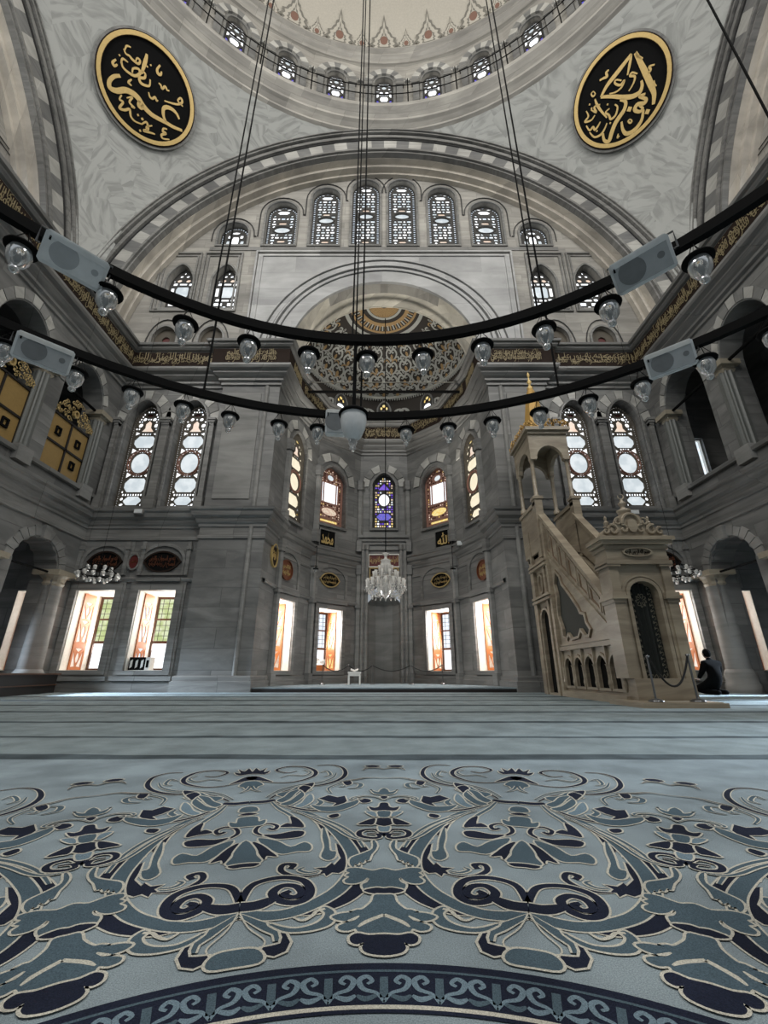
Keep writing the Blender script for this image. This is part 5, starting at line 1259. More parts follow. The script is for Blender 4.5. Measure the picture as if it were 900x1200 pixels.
mb = MB(); mb.lathe([(.112, -.01), (.116, -.06), (.105, -.14), (.075, -.22), (.03, -.27), (.001, -.28)], None, 24); mb.build('lamp_shade', 'frost', root, True)
mb = MB(); mb.lathe([(.035, -.26), (.04, -.29), (.025, -.32), (.032, -.34), (.012, -.375), (.001, -.38)], None, 14); mb.build('finial', 'glass', root, True)
tag(root, 'large frosted white glass lamp hanging on a rod at picture centre', 'lamp')
# speakers
def speaker(px, py, r_, w, h, d, tilt, roll, label, dark, dz=.0, twist=0):
    az, z = ray_ring(px, py, r_); p = ringpt(r_-.06, az, z)
    root = empty('loudspeaker', p)
    # local: x along the ring, y towards the room centre (front), z up, tilted to face down at the floor
    root.rotation_euler = (math.radians(tilt), math.radians(roll), -az+math.radians(twist))
    mb = MB(); ch = .05
    mb.prism([(-w/2, -h/2+ch*.4), (-w/2+ch*.4, -h/2), (w/2-ch*.4, -h/2), (w/2, -h/2+ch*.4), (w/2, h/2-ch*.4), (w/2-ch*.4, h/2), (-w/2+ch*.4, h/2), (-w/2, h/2-ch*.4)], frame((0, 0, 0), (1, 0, 0)), -d/2, d*.2, 0)
    mb.prism(rect(-w*.42, w*.42, -h*.4, h*.4), frame((0, 0, 0), (1, 0, 0)), d*.2, d/2, 0)
    mb.build('case', 'speaker', root)
    mb = MB(); mb.prism(rect(-w/2+.02, w/2-.02, -h/2+.02, h/2-.02), frame((0, -d/2, 0), (1, 0, 0)), -.012, .004, 0)
    mb.prism(ell(-w*.16, 0, h*.38, h*.38, 24), frame((0, -d/2-.012, 0), (1, 0, 0)), -.002, .002, 1); mb.prism(ell(w*.32, 0, h*.1, h*.1, 14), frame((0, -d/2-.012, 0), (1, 0, 0)), -.002, .002, 1)
    mb.build('grille', ['speaker' if not dark else 'grille', 'grille' if not dark else 'grilled'], root)
    mb = MB(); mb.prism(rect(-w/2+.02, w/2-.02, h/2-.05, h/2-.012), frame((0, -d/2, 0), (1, 0, 0)), -.018, .0, 0); mb.build('top_strip', 'white' if r_ > 4 else 'speaker', root)
    mb = MB(); mb.box(-w*.43, -w*.40, -d/2-.018, -d/2-.012, h*.2, h*.33, 0); mb.build('badge', 'iron', root)
    mb = MB(); mb.tube([(-w/2-.01, 0, 0), (-w/2-.03, .05, 0), (-w/2-.03, .1, h*.5), (w/2+.03, .1, h*.5), (w/2+.03, .05, 0), (w/2+.01, 0, 0)], .008, 5); mb.build('bracket', 'chrome', root)
    tag(root, label, 'loudspeaker', 'loudspeakers on the lamp rings'); return root
speaker(85, 313, R1, .40, .235, .12, 38, 0, 'large pale grey loudspeaker on the inner ring, upper left', False, twist=4)
speaker(755, 318, R1, .41, .25, .12, 38, 0, 'large grey loudspeaker with dark round grille on the inner ring, right', True, twist=-4)
speaker(50, 419, R2, .44, .25, .14, 26, 0, 'pale loudspeaker on the outer ring in front of the gilded gallery screens', True)
speaker(787, 426, R2, .41, .25, .14, 26, 0, 'pale loudspeaker on the outer ring at the right by the fluted columns', True)
speaker(398, 500, R2, .34, .31, .14, 10, 0, 'small plain grey loudspeaker left of the large white glass lamp', True)
# clusters of little glass lamps near both side walls
def cluster(x, y, z, label):
    root = empty('lamp_cluster', (x, y, z)); rr = random.Random(int(x*10))
    mb = MB()
    for r_, zz in ((.44, .0), (.26, .16), (.2, -.12)): mb.tube([(r_*math.cos(2*pi*i/20), r_*math.sin(2*pi*i/20), zz) for i in range(20)], .012, 5, closed=True)
    for k in range(6): a = 2*pi*k/6; mb.tube([(.44*math.cos(a), .44*math.sin(a), 0), (0, 0, .3)], .008, 4); mb.tube([(.44*math.cos(a), .44*math.sin(a), 0), (.2*math.cos(a), .2*math.sin(a), -.12)], .008, 4)
    mb.build('frame', 'iron', root)
    mb = MB(); mb.tube([(0, 0, .28), (0, 0, 10.9 if False else 8.0)], .006, 4); mb.build('chain', 'chain', root)
    g0 = None
    for r_, n, zz in ((.44, 14, -.02), (.26, 8, .14), (.2, 6, -.14)):
        for k in range(n):
            a = 2*pi*(k+.3)/n
            if g0 is None:
                mb = MB(); mb.lathe([(.03, .02), (.045, 0), (.042, -.04), (.03, -.085), (.001, -.1)], None, 10); g0 = mb.build('glass_lamp', 'crystal', root, True); o = g0
            else: o = g0.copy(); COL.objects.link(o); o.parent = root
            o.location = (r_*math.cos(a), r_*math.sin(a), zz+rr.uniform(-.02, .02)); o.rotation_euler = (rr.uniform(-.3, .3), rr.uniform(-.3, .3), 0)
    return tag(root, label, 'chandelier', 'hanging clusters of glass lamps')
p = atY(115, 672, 10.2); cluster(p.x, p.y, p.z, 'cluster of little glass lamps hanging before the left wall windows')
p = atY(795, 672, 10.6); cluster(p.x, p.y, p.z, 'cluster of little glass lamps hanging above the kneeling person')
# crystal chandelier in the apse
root = empty('crystal_chandelier', (.06, 15.0, 3.35))
mb = MB(); mb.tube([(0, 0, 1.0), (0, 0, 12.2)], .018, 6); mb.build('chain', 'iron', root)
mb = MB(); mb.lathe([(.02, 1.25), (.14, 1.2), (.05, 1.12), (.05, 1.02), (.2, .95), (.16, .9), (.2, .8), (.18, .5), (.1, .42), (.14, .3), (.3, .2), (.2, .0), (.28, -.1), (.12, -.3), (.03, -.42), (.001, -.45)], None, 16); mb.build('stem', 'crystal', root, True)
arm0 = None
for tier, (r_, n, zz) in enumerate(((.66, 16, 0), (.42, 10, .3), (.22, 6, .52))):
    mb = MB(); mb.tube([(.1, 0, zz-.2), (r_*.5, 0, zz-.34), (r_*.9, 0, zz-.25), (r_, 0, zz-.05)], .014, 6)
    mb.lathe([(.02, zz-.06), (.075, zz-.02), (.08, zz), (.03, zz+.02)], Matrix.Translation((r_, 0, 0)), 10)
    mb.lathe([(.03, zz+.02), (.05, zz+.08), (.045, zz+.16), (.065, zz+.24), (.06, zz+.25)], Matrix.Translation((r_, 0, 0)), 10)
    for q in range(5): a = 2*pi*q/5; mb.ball((r_+.075*math.cos(a), .075*math.sin(a), zz-.10), .018, 5, sz=2)
    mb.ball((r_*.75, 0, zz-.38), .025, 6, sz=2.2)
    arm = mb.build('crystal_arm', 'crystal', root, True)
    for k in range(1, n): o = arm.copy(); COL.objects.link(o); o.parent = root; o.rotation_euler = (0, 0, 2*pi*k/n)
tag(root, 'tiered crystal chandelier hanging in front of the mihrab niche', 'chandelier')
mb = MB(); mb.tube([(-3.5, 14.5, 11.2), (3.5, 14.5, 11.2)], .06, 8); tag(mb.build('tie_rod', 'iron'), 'black iron tie beam across the mouth of the apse', 'tie rod', 'iron tie rods')
for s, sd in ((-1, 'left'), (1, 'right')):      # slim chain lamps by the apse panels
    p = atY(370 if s < 0 else 531, 668, 16.0)
    root = empty('chain_lamp', p); mb = MB(); mb.tube([(0, 0, .08), (0, 0, .95)], .012, 5); mb.tube([(0, 0, .95), (s*.3, .6, .98)], .012, 5); mb.build('chain', 'iron', root)
    mb = MB(); mb.lathe([(.10, .03), (.11, .05), (.03, .09)], None, 12); mb.build('cap', 'iron', root)
    mb = MB(); mb.lathe([(.06, .03), (.055, -.05), (.02, -.13), (.001, -.14)], None, 10); mb.build('glass_shade', 'glass', root, True)
    tag(root, 'small glass lamp on a bracket chain beside the %s lettered panels of the apse' % sd, 'lamp', 'bracket lamps of the apse')
# small floodlights
for px, py, Y, lb in ((163, 600, 12.55, 'small grey floodlight on the cornice between the left tall windows'), (540, 637, 15.6, 'small white floodlight on the right cornice of the apse'), (348, 633, 15.6, 'small grey floodlight on the left cornice of the apse'), (743, 601, 12.5, 'small grey floodlight on the cornice between the right tall windows')):
    p = atY(px, py, Y); root = empty('floodlight', p)
    mb = MB(); mb.box(-.14, .14, -.06, .05, -.07, .09); mb.build('case', 'white' if 'white' in lb else 'plain', root)
    mb = MB(); mb.box(-.12, .12, -.07, -.06, -.05, .07); mb.build('lens', 'frost', root)
    mb = MB(); mb.tube([(-.15, 0, 0), (-.15, .05, -.12), (.15, .05, -.12), (.15, 0, 0)], .01, 5); mb.build('bracket', 'chrome', root)
    tag(root, lb, 'floodlight', 'small floodlights')

# ================================================================== gilded gallery screens (left)
for k, (y0, y1) in enumerate(GA[:2]):
    y0 -= .03; y1 += .03; x = -XS-.12; o = Vector((x, (y0+y1)/2, 5.9)); root = empty('gallery_screen', o)
    Fg = frame((0, 0, 0), (0, 1, 0)); w = (y1-y0)/2; hh = 1.75
    mb = MB(); mb.prism(rect(-w, w, 0, hh), Fg, .02, .04, 0); mb.build('panel', 'goldpanel', root)
    mb = MB()
    for z in (0, hh/2, hh): mb.prism(rect(-w, w, max(0, z-.03), z+.03), Fg, -.02, .05, 0)
    for u in (-w, 0, w-.05): mb.prism(rect(u, u+.05, 0, hh), Fg, -.02, .05, 0)
    mb.build('lattice_frame', 'darkwood', root)
    for u, z in ((-w/2, hh*.72), (w/2, hh*.72), (w/2, hh*.3)) if k == 0 else ((w/2, hh*.3), (-w/2, hh*.72)):
        mb = MB(); mb.prism(rect(u-.1, u+.1, z-.13, z+.13), Fg, -.03, .03, 0, [rect(u-.055, u+.055, z-.08, z+.08)]); mb.build('rosette', 'black', root)
    mb = MB(); rr = random.Random(5)
    for i in range(26):
        t = i/25; u = -w+2*w*t; top = .12+.62*math.sin(pi*t)**1.3
        for q in range(3):
            r_ = rr.uniform(.04, .09); z = hh+.05+rr.uniform(0, top); 
            mb.tube([Fg @ Vector((u+r_*math.cos(a)*(1-a/9), z+r_*math.sin(a)*(1-a/9), -.01-.02*q)) for a in [j*.7 for j in range(9)]], .014, 4)
    mb.prism(ell(0, hh+.34, .11, .13, 14), Fg, -.07, .02, 0, [ell(0, hh+.34, .06, .08, 12)])
    mb.build('gilded_crest', 'goldd', root)
    tag(root, 'gilded wooden gallery screen with carved crest, %s' % ('in the bay nearest the tall windows' if k == 0 else 'in the bay at the left picture edge'), 'screen', 'gilded gallery screens')
# dark platform at the left arcade
root = empty('low_platform', (-8.75, 11, 0)); mb = MB(); T = Matrix.Translation((8.75, -11, 0))
mb.prism([(-8.85, 12.4), (-8.3, 9.4), (-9.4, 9.4), (-9.4, 12.4)], T, 0, .46, 0); mb.build('body', 'darkwood', root)
mb = MB(); mb.prism([(-8.8, 12.45), (-8.24, 9.35), (-9.42, 9.35), (-9.42, 12.45)], T, .46, .5, 0); mb.prism([(-8.83, 12.42), (-8.27, 9.38), (-9.42, 9.38), (-9.42, 12.42)], T, .2, .225, 0); mb.build('top_board', 'wood', root)
tag(root, 'low black-brown wooden platform along the left arcade', 'platform')

# ================================================================== minbar
X0, X1 = 4.13, 5.15
root = empty('minbar', (4.6, 9.5, 0)); T = Matrix.Translation((-4.6, -9.5, 0))
FL = T @ frame((X0, 0, 0), (0, 1, 0)) ; FRt = T @ frame((X1, 0, 0), (0, 1, 0))
# FL: u = world y, v = z, w = towards -x (outer side)
sgn = 1 if (FL @ Vector((0, 0, 1))).x > (FL @ Vector((0, 0, 0))).x else -1
def D(d): return d*sgn                     # D(+) goes into the minbar (+x)
yb, yt = 7.75, 10.6
def stair_z(y): return 1.47+(y-7.69)*(4.33-1.47)/(10.56-7.69)
side = [(7.72, 0), (11.9, 0), (11.9, 4.2), (10.62, 4.2), (10.62, 3.3), (7.72, .95)]
tri = [(10.1, 2.75), (10.22, 2.5), (10.16, 2.2), (10.24, 1.75), (10.1, 1.45), (10.12, 1.3), (9.95, 1.24), (9.85, 1.35), (9.7, 1.22), (9.35, 1.24), (9.2, 1.38), (9.05, 1.24), (8.88, 1.22), (8.8, 1.32), (8.92, 1.45), (8.95, 1.62), (9.12, 1.66), (9.2, 1.8), (9.5, 2.1), (9.85, 2.42), (9.92, 2.62)]
arcs = [arch(7.84+.51*k, 8.24+.51*k, .24, .62, .82, 8, 1.6) for k in range(5)]
door = arch(10.82, 11.35, .06, 1.72, 2.02, 10)
mb = MB(); mb.prism(side, FL, D(0), D(.045), 0, [door]+arcs+[tri]); mb.prism(side, FRt, D(-.14), D(0), 0)
mb.prism([(7.72, .0), (10.45, 0), (10.45, .14), (7.72, .14)], FL, D(-.09), D(0), 0)
o = mb.build('side_wall', 'minbar', root)
mb = MB()
for a in arcs:
    mb.prism(inset(a, -.045), FL, D(-.03), D(.01), 0, [a]); mb.prism(inset(a, -.06), FL, D(-.012), D(0), 1, [inset(a, -.045)])
for k in range(6): u = 7.80+.51*k; mb.prism(rect(u-.015, u+.015, .2, .98), FL, D(-.05), D(0), 0); mb.lathe([(.03, .24), (.045, .32), (.03, .4), (.035, .62), (.05, .66)], T @ Matrix.Translation((X0-.03, u, 0)), 8)
mb.prism(rect(7.72, 10.5, .98, 1.06), FL, D(-.06), D(0), 0); mb.prism(rect(7.72, 10.5, 1.08, 1.12), FL, D(-.03), D(0), 0)
mb.prism(inset(tri, -.05), FL, D(-.04), D(0), 0, [tri]); mb.prism(inset(tri, -.065), FL, D(-.012), D(0), 1, [inset(tri, -.05)]); mb.prism(inset(door, -.07), FL, D(-.05), D(.01), 0, [door])
mb.prism([(8.55, 1.14), (10.38, 1.14), (10.38, 3.05)], FL, D(-.02), D(0), 0, [[(8.8, 1.18), (10.34, 1.18), (10.34, 2.9)][::1]]) if False else None
for u in (10.45, 10.7, 11.5): mb.prism(rect(u-.06, u+.06, 0, 4.2), FL, D(-.08), D(0), 0)
for z in (2.2, 2.3, 3.05, 3.15): mb.prism(rect(10.4, 11.6, z, z+.06), FL, D(-.14), D(0), 0)
mb.prism(ell(11.1, 2.68, .16, .28, 18), FL, D(-.05), D(0), 0, [ell(11.1, 2.68, .11, .22, 18)])
mb.build('carved_tracery', ['minbar', 'minbar_line'], root)
mb = MB(); mb.prism(inset(tri, -.01), FL, D(.03), D(.05), 0); mb.build('green_panel', 'green', root)
mb = MB(); mb.prism(rect(7.75, 10.5, .15, .95), FL, D(.05), D(.06), 0); mb.prism(rect(10.7, 11.5, .02, 2.1), FL, D(.05), D(.06), 0); mb.build('interior_shade_sheet', 'black', root)  # black sheets stand in for the shade inside the arches and doorway
# balustrades
for Fm, nm, dd in ((FL, 'balustrade', 1), (FRt, 'balustrade', -1)):
    mb = MB(); lo = lambda y: 1.06+(y-7.7)*(3.38-1.06)/(10.55-7.7)
    a = D(0) if dd > 0 else D(-.1); c = D(.1) if dd > 0 else D(0)
    mb.prism([(7.7, lo(7.7)), (10.62, lo(10.62)), (10.62, stair_z(10.62)), (7.7, stair_z(7.7))], Fm, a, c, 0)
    f = D(-.03) if dd > 0 else D(.03); g = a if dd > 0 else c
    mb.prism([(7.62, stair_z(7.62)-.04), (10.66, stair_z(10.66)-.04), (10.66, stair_z(10.66)+.08), (7.62, stair_z(7.62)+.08)], Fm, D(-.05) if dd > 0 else D(-.14), D(.14) if dd > 0 else D(.05), 0)
    mb.prism([(7.7, lo(7.7)-.14), (10.62, lo(10.62)-.14), (10.62, lo(10.62)+.0), (7.7, lo(7.7)+.0)], Fm, f, g, 0)
    for k in range(7):
        y0 = 7.8+.40*k; y1 = y0+.34
        q = [(y0, lo(y0)+.1), (y1, lo(y1)+.1), (y1, stair_z(y1)-.12), (y0, stair_z(y0)-.12)]
        mb.prism(q, Fm, f, g, 0, [inset(q, .03)]); mb.prism(inset(q, .03), Fm, f*.4, g, 1, [inset(q, .055)])
    mb.build(nm, ['minbar', 'minbar_line'], root)
# steps
for k in range(12):
    mb = MB(); y0 = 7.9+.225*k; z = .3+.235*k; mb.box(X0+.12, X1-.12, y0, y0+.26, max(0, z-.24), z, 0, T); mb.build('step', 'minbar', root)
# top landing, pedestal posts, kiosk
mb = MB(); mb.box(X0, X1, 10.6, 11.95, 3.4, 3.6, 0, T)
for x in (X0, X1): 
    mb.box(x-.06, x+.06, 10.62, 11.95, 3.5, 4.75, 0, T); mb.box(x-.1, x+.1, 10.6, 11.97, 4.72, 4.82, 0, T)
    mb.box(x-.1, x+.1, 10.58, 10.8, 3.3, 4.95, 0, T); mb.box(x-.13, x+.13, 10.55, 10.83, 4.88, 4.96, 0, T)
mb.build('landing_parapet', 'minbar', root)
KZ = 4.9
for x in (X0+.02, X1-.02):
    for y in (10.72, 11.85):
        mb = MB(); mb.lathe([(.09, KZ), (.09, KZ+.1), (.055, KZ+.16), (.05, KZ+1.1), (.06, KZ+1.14), (.09, KZ+1.24)], T @ Matrix.Translation((x, y, 0)), 12); mb.build('kiosk_column', 'minbar', root, True)
mb = MB()
for Fm, a, c in ((FL, D(-.02), D(.1)), (FRt, D(-.1), D(.02))):
    mb.prism([(10.62, 6.1), (10.78, 6.1)]+[(11.285-.46*math.cos(pi*i/10)*(1 if 1 else 0), 6.12+.42*math.sin(pi*i/10)) for i in range(11)]+[(11.79, 6.1), (11.95, 6.1), (11.95, 6.95), (10.62, 6.95)], Fm, a, c, 0)
for y in (10.62, 11.87):
    Fk = T @ frame((0, y, 0), (1, 0, 0))
    mb.prism([(X0-.035, 6.09), (X0+.12, 6.09)]+[(4.64-.36*math.cos(pi*i/10), 6.12+.4*math.sin(pi*i/10)) for i in range(11)]+[(X1-.12, 6.09), (X1+.035, 6.09), (X1+.035, 6.94), (X0-.035, 6.94)], Fk, -.012, .1, 0)
mb.box(X0-.05, X1+.05, 10.55, 12.0, 6.88, 6.97, 0, T); mb.box(X0-.12, X1+.12, 10.48, 12.07, 6.97, 7.07, 0, T)
mb.build('kiosk_canopy', 'minbar', root)
mb = MB(); rr = random.Random(3)
for i in range(70):
    s_ = i % 4; t = (i//4)/17
    x, y = [(X0-.08+t*(X1-X0+.16), 10.52), (X1+.08, 10.52+t*1.5), (X1+.08-t*(X1-X0+.16), 12.02), (X0-.08, 12.02-t*1.5)][s_]
    z = 7.12+rr.uniform(0, .16); r_ = rr.uniform(.04, .08)
    mb.tube([(x-4.6+r_*math.cos(a)*.8, y-9.5+r_*math.cos(a)*.5, z+r_*math.sin(a)) for a in [j*.9 for j in range(7)]], .016, 4)
mb.build('gilded_crown', 'spire', root)
mb = MB(); mb.lathe([(.46, 7.08), (.40, 7.2), (.35, 7.45), (.22, 8.35), (.13, 8.8), (.08, 8.92)], T @ Matrix.Translation((4.64, 11.3, 0)), 8); mb.build('spire', 'spire', root)
mb = MB(); mb.lathe([(.06, 8.88), (.1, 8.98), (.04, 9.05), (.03, 9.12), (.08, 9.2), (.03, 9.28), (.02, 9.4), (.05, 9.46), (.001, 9.62)], T @ Matrix.Translation((4.64, 11.3, 0)), 12); mb.build('finial', 'gold', root, True)
# entrance portal
PX0, PX1, PY0, PY1 = 4.13, 5.07, 7.6, 7.95
FP = T @ frame((0, PY0, 0), (1, 0, 0))
cx = (PX0+PX1)/2; op = arch(cx-.25, cx+.25, .37, 1.82, 2.04, 14)
mb = MB(); mb.prism(rect(PX0, PX1, .08, 2.36), FP, 0, .35, 0, [op]); mb.prism(rect(PX0-.02, PX1+.02, .08, .42), FP, -.1, .35, 0, [rect(cx-.25, cx+.25, .37, .5)] if False else [])
mb.prism(inset(op, -.06), FP, -.04, .0, 0, [op]); mb.prism(inset(op, -.13), FP, -.02, .0, 0, [inset(op, -.085)])
for x in (PX0, PX1):
    mb.box(x-.09, x+.09, PY0-.06, PY1, .42, 1.7, 0, T)
    for z, e2 in ((1.66, .02), (1.72, .05), (1.78, .03), (2.3, .03)): mb.box(x-.09-e2, x+.09+e2, PY0-.06-e2, PY1+e2, z, z+.06, 0, T)
    mb.box(x-.08, x+.08, PY0-.05, PY1, 1.84, 2.3, 0, T)
mb.build('portal_frame', 'minbar', root)
mb = MB()
for z, e2 in ((2.34, .1), (2.42, .07), (2.62, .09), (2.7, .15), (2.77, .19)): mb.box(PX0-e2-.02, PX1+e2+.02, PY0-e2, PY1+.05, z, z+.07, 0, T)
mb.box(PX0-.08, PX1+.08, PY0-.06, PY1+.03, 2.42, 2.72, 0, T)
mb.prism(ell(cx, 2.56, .27, .09, 20), FP, -.11, 0, 0, [ell(cx, 2.56, .24, .07, 20)])
mb.build('portal_cornice', 'minbar', root)
mb = MB(); put_text(mb, VERSE[0], FP, cx-.22, cx+.22, 2.5, 2.62, -.07, 0, dep=.01); mb.build('inscription', 'black', root)
mb = MB()
prof = [(PX0-.12, 2.84), (PX1+.12, 2.84), (PX1+.06, 2.98), (PX1-.02, 3.0), (PX1-.08, 3.1), (PX1-.2, 3.06), (PX1-.22, 3.16), (cx+.18, 3.28), (cx, 3.34), (cx-.18, 3.28), (PX0+.22, 3.16), (PX0+.2, 3.06), (PX0+.08, 3.1), (PX0+.02, 3.0), (PX0-.06, 2.98)]
mb.prism(prof, FP, -.08, .1, 0)
def scroll(x, z, r_, fx, w=.03):
    pts = [FP @ Vector((x+fx*r_*(1-a/7.5)*math.cos(a+1.2), z+r_*(1-a/7.5)*math.sin(a+1.2), -.1)) for a in [j*.6 for j in range(11)]]; mb.tube(pts, w, 6)
for fx in (1, -1):
    scroll(cx+fx*.36, 2.98, .11, fx); scroll(cx+fx*.5, 2.96, .08, fx, .025); scroll(cx+fx*.24, 3.14, .08, -fx, .02); scroll(cx+fx*.16, 3.0, .09, fx, .022); scroll(cx+fx*.56, 2.76, .10, fx, .03)
mb.tube([FP @ Vector((cx+.17*math.cos(pi*i/12), 3.1+.2*math.sin(pi*i/12), -.1)) for i in range(13)], .03, 6)
mb.prism(ell(cx, 3.06, .09, .13, 16), FP, -.13, 0, 0)
for fx in (1, -1): mb.lathe([(.03, 3.1), (.05, 3.16), (.02, 3.2), (.03, 3.26), (.001, 3.3)], T @ Matrix.Translation((cx+fx*.4, PY0+.03, 0)), 8)
mb.build('carved_pediment', 'minbar', root)
mb = MB(); mb.lathe([(.07, 3.3), (.12, 3.38), (.13, 3.42), (.05, 3.46), (.04, 3.5), (.07, 3.54), (.075, 3.57), (.03, 3.61), (.02, 3.66)], T @ Matrix.Translation((cx, PY0+.06, 0)), 14)
mb.tube([FP @ Vector((cx+.055*math.cos(a), 3.71+.055*math.sin(a), .06)) for a in [math.radians(110-320*i/14+ (0)) for i in range(15)]], [.004+.012*math.sin(pi*i/14) for i in range(15)], 6); mb.build('finial', 'minbar', root, True)
# curtain in the doorway
mb = MB(); n = 24; V = []
for i in range(n+1):
    x = cx-.25+.5*i/n; V += [(x, PY0+.14+.02*math.sin(i*1.4), .38), (x, PY0+.14+.02*math.sin(i*1.4), 2.04)]
mb.add(V, [(2*i, 2*i+1, 2*i+3, 2*i+2) for i in range(n)], 0, T); cur = mb.build('curtain', 'curtain', root)
mb = MB(); Fc = T @ frame((0, PY0+.105, 0), (1, 0, 0))
for sx in (1, -1):
    for k in range(15):
        z = .48+.1*k; x = cx+sx*.17
        ribbon(mb, [(x, z), (x+.03*sx, z+.03), (x+.01*sx, z+.06), (x-.03*sx, z+.04), (x-.02*sx, z+.08)], .012, Fc, 0, 0)
        ribbon(mb, [(x+.045*sx, z), (x+.02*sx, z+.05)], .008, Fc, 0, 0)
for k in range(6): x = cx-.16+.065*k; ribbon(mb, [(x, .44), (x+.03, .48), (x+.05, .43), (x+.02, .41)], .012, Fc, 0, 0)
for k in range(9): a = 2*pi*k/9; ribbon(mb, [(cx+.03*math.cos(a), 1.72+.04*math.sin(a)), (cx+.1*math.cos(a+.4), 1.72+.12*math.sin(a+.4)), (cx+.06*math.cos(a+.9), 1.72+.1*math.sin(a+.9))], .012, Fc, 0, 0)
mb.build('embroidery', 'curtgold', cur)
mb = MB(); mb.box(3.86, 5.14, 6.95, 7.98, 0, .08, 0, T); mb.box(3.9, 5.1, 7.0, 7.95, .08, .09, 0, T); mb.build('plinth', 'minbar', root)
tag(root, 'tall carved honey-marble minbar with staircase, curtained portal and gilded spire', 'minbar')

# ================================================================== small things
def stanchion(x, y, z, h, label):
    r0 = empty('rope_stanchion', (x, y, z)); mb = MB(); mb.lathe([(.11, 0), (.11, .015), (.09, .03), (.02, .05)], None, 16); mb.build('base', 'chrome', r0, True)
    mb = MB(); mb.lathe([(.016, .04), (.015, h-.03)], None, 10); mb.lathe([(.025, h-.04), (.03, h-.01), (.001, h)], None, 10); mb.build('post', 'chrome', r0, True)
    return tag(r0, label, 'stanchion', 'rope stanchions')
stanchion(4.16, 7.12, .09, .68, 'steel rope post in front of the minbar curtain'); stanchion(4.80, 7.12, .09, .70, 'steel rope post at the right end of the minbar plinth')
def rope(a, c, sag, r_, label, cat='rope'):
    mb = MB(); a, c = Vector(a), Vector(c); mb.tube([a.lerp(c, i/16)-Vector((0, 0, sag*4*(i/16)*(1-i/16))) for i in range(17)], r_, 7); tag(mb.build('barrier_rope', 'rope'), label, cat, 'barrier ropes')
rope((4.18, 7.12, .74), (4.80, 7.12, .76), .44, .016, 'black rope sagging between the two posts at the minbar')
AS = [(-1.25, 16.0, 'apse rope post beside the small white table'), (-.42, 16.3, 'apse rope post left of the middle of the niche'), (.95, 16.2, 'apse rope post right in front of the niche'), (2.05, 16.0, 'apse rope post by the right glazed window'), (-2.15, 16.0, 'apse rope post by the left glazed window')]
for x, y, lb in AS: stanchion(x, y, .13, .66, lb)
for i, j, lb in ((0, 1, 'black rope just right of the small white table'), (1, 2, 'middle black rope across the mihrab niche'), (2, 3, 'black rope in front of the right side of the apse'), (4, 0, 'black rope in front of the left side of the apse')):
    rope((AS[i][0], AS[i][1], .77), (AS[j][0], AS[j][1], .77), .2, .016, lb)
root = empty('small_table', (-1.02, 15.75, .13)); mb = MB(); mb.box(-.22, .22, -.16, .16, .36, .42); mb.box(-.2, .2, -.14, .14, .28, .36); mb.build('tabletop', 'white', root)
for x in (-.19, .19):
    for y in (-.13, .13): mb = MB(); mb.box(x-.022, x+.022, y-.022, y+.022, 0, .3); mb.build('leg', 'white', root)
tag(root, 'small low white table standing in the apse left of the mihrab', 'table')
root = empty('open_book', (-1.02, 15.73, .55)); mb = MB()
mb.add([(-.13, -.08, .05), (0, -.08, .0), (.13, -.08, .05), (-.13, .1, .11), (0, .1, .06), (.13, .1, .11)], [(0, 1, 4, 3), (1, 2, 5, 4)]); mb.build('page', 'white', root)
mb = MB(); mb.add([(-.135, -.085, .04), (0, -.085, -.005), (.135, -.085, .04), (-.135, .105, .1), (0, .105, .05), (.135, .105, .1)], [(0, 1, 4, 3), (1, 2, 5, 4)]); mb.build('cover', 'plain', root)
tag(root, 'open white book lying on the small white table', 'book')
# things on sills
Fk, L = facet(2); p = Fk @ Vector(((u3a*.68+u3b*.32), GZ[0], .25)); root = empty('book_stand', p)
mb = MB(); mb.box(-.35, .2, -.1, .12, 0, .22); mb.build('box', 'woodo', root)
mb = MB(); mb.add([(-.2, -.12, .24), (0, -.14, .28), (.2, -.12, .22), (-.18, .02, .5), (.0, 0, .42), (.22, .02, .42)], [(0, 1, 4, 3), (1, 2, 5, 4)]); mb.build('page', 'white', root)
tag(root, 'open white book on an orange box, on the left glazed apse window sill', 'book stand')
for k in range(4):
    xx = -7.24+.155*k; o = empty('binder', (xx, 12.96, GZ[0])); mb = MB(); mb.box(-.065, .065, 0, .26, 0, .36, 0); mb.build('cover', 'black' if k < 3 else 'white', o)
    mb = MB(); mb.prism([(-.03, .06), (.035, .1), (.035, .3), (-.03, .26)] if k < 3 else rect(-.035, .035, .08, .28), frame((0, 0, 0), (1, 0, 0)), -.006, .0, 0); mb.build('label_patch', 'white' if k < 3 else 'black', o)
    tag(o, ['leftmost black binder with white patch on the window sill', 'second black binder with white patch on the window sill', 'third black binder with white patch, beside the white one', 'white binder with black patch at the right of the row on the sill'][k], 'binder', 'binders on the left window sill')
# iron railing round the drum
root = empty('drum_railing', (0, CY, 26)); T = Matrix.Translation((0, 0, -26)); mb = MB()
for zz in (26.35, 27.0): mb.tube([(11.6*math.sin(-1.25+2.5*i/60), 11.6*math.cos(-1.25+2.5*i/60), zz) for i in range(61)], .022, 4, X=T)
mb.build('rail', 'iron', root)
for k in range(-6, 6):
    az = (k+.5)*2*pi/NB; mb = MB(); mb.tube([(11.6*math.sin(az), 11.6*math.cos(az), 24.9), (11.6*math.sin(az), 11.6*math.cos(az), 27.5)], .03, 4, X=T); mb.build('post', 'iron', root)
tag(root, 'thin black iron railing running round the base of the dome', 'railing')

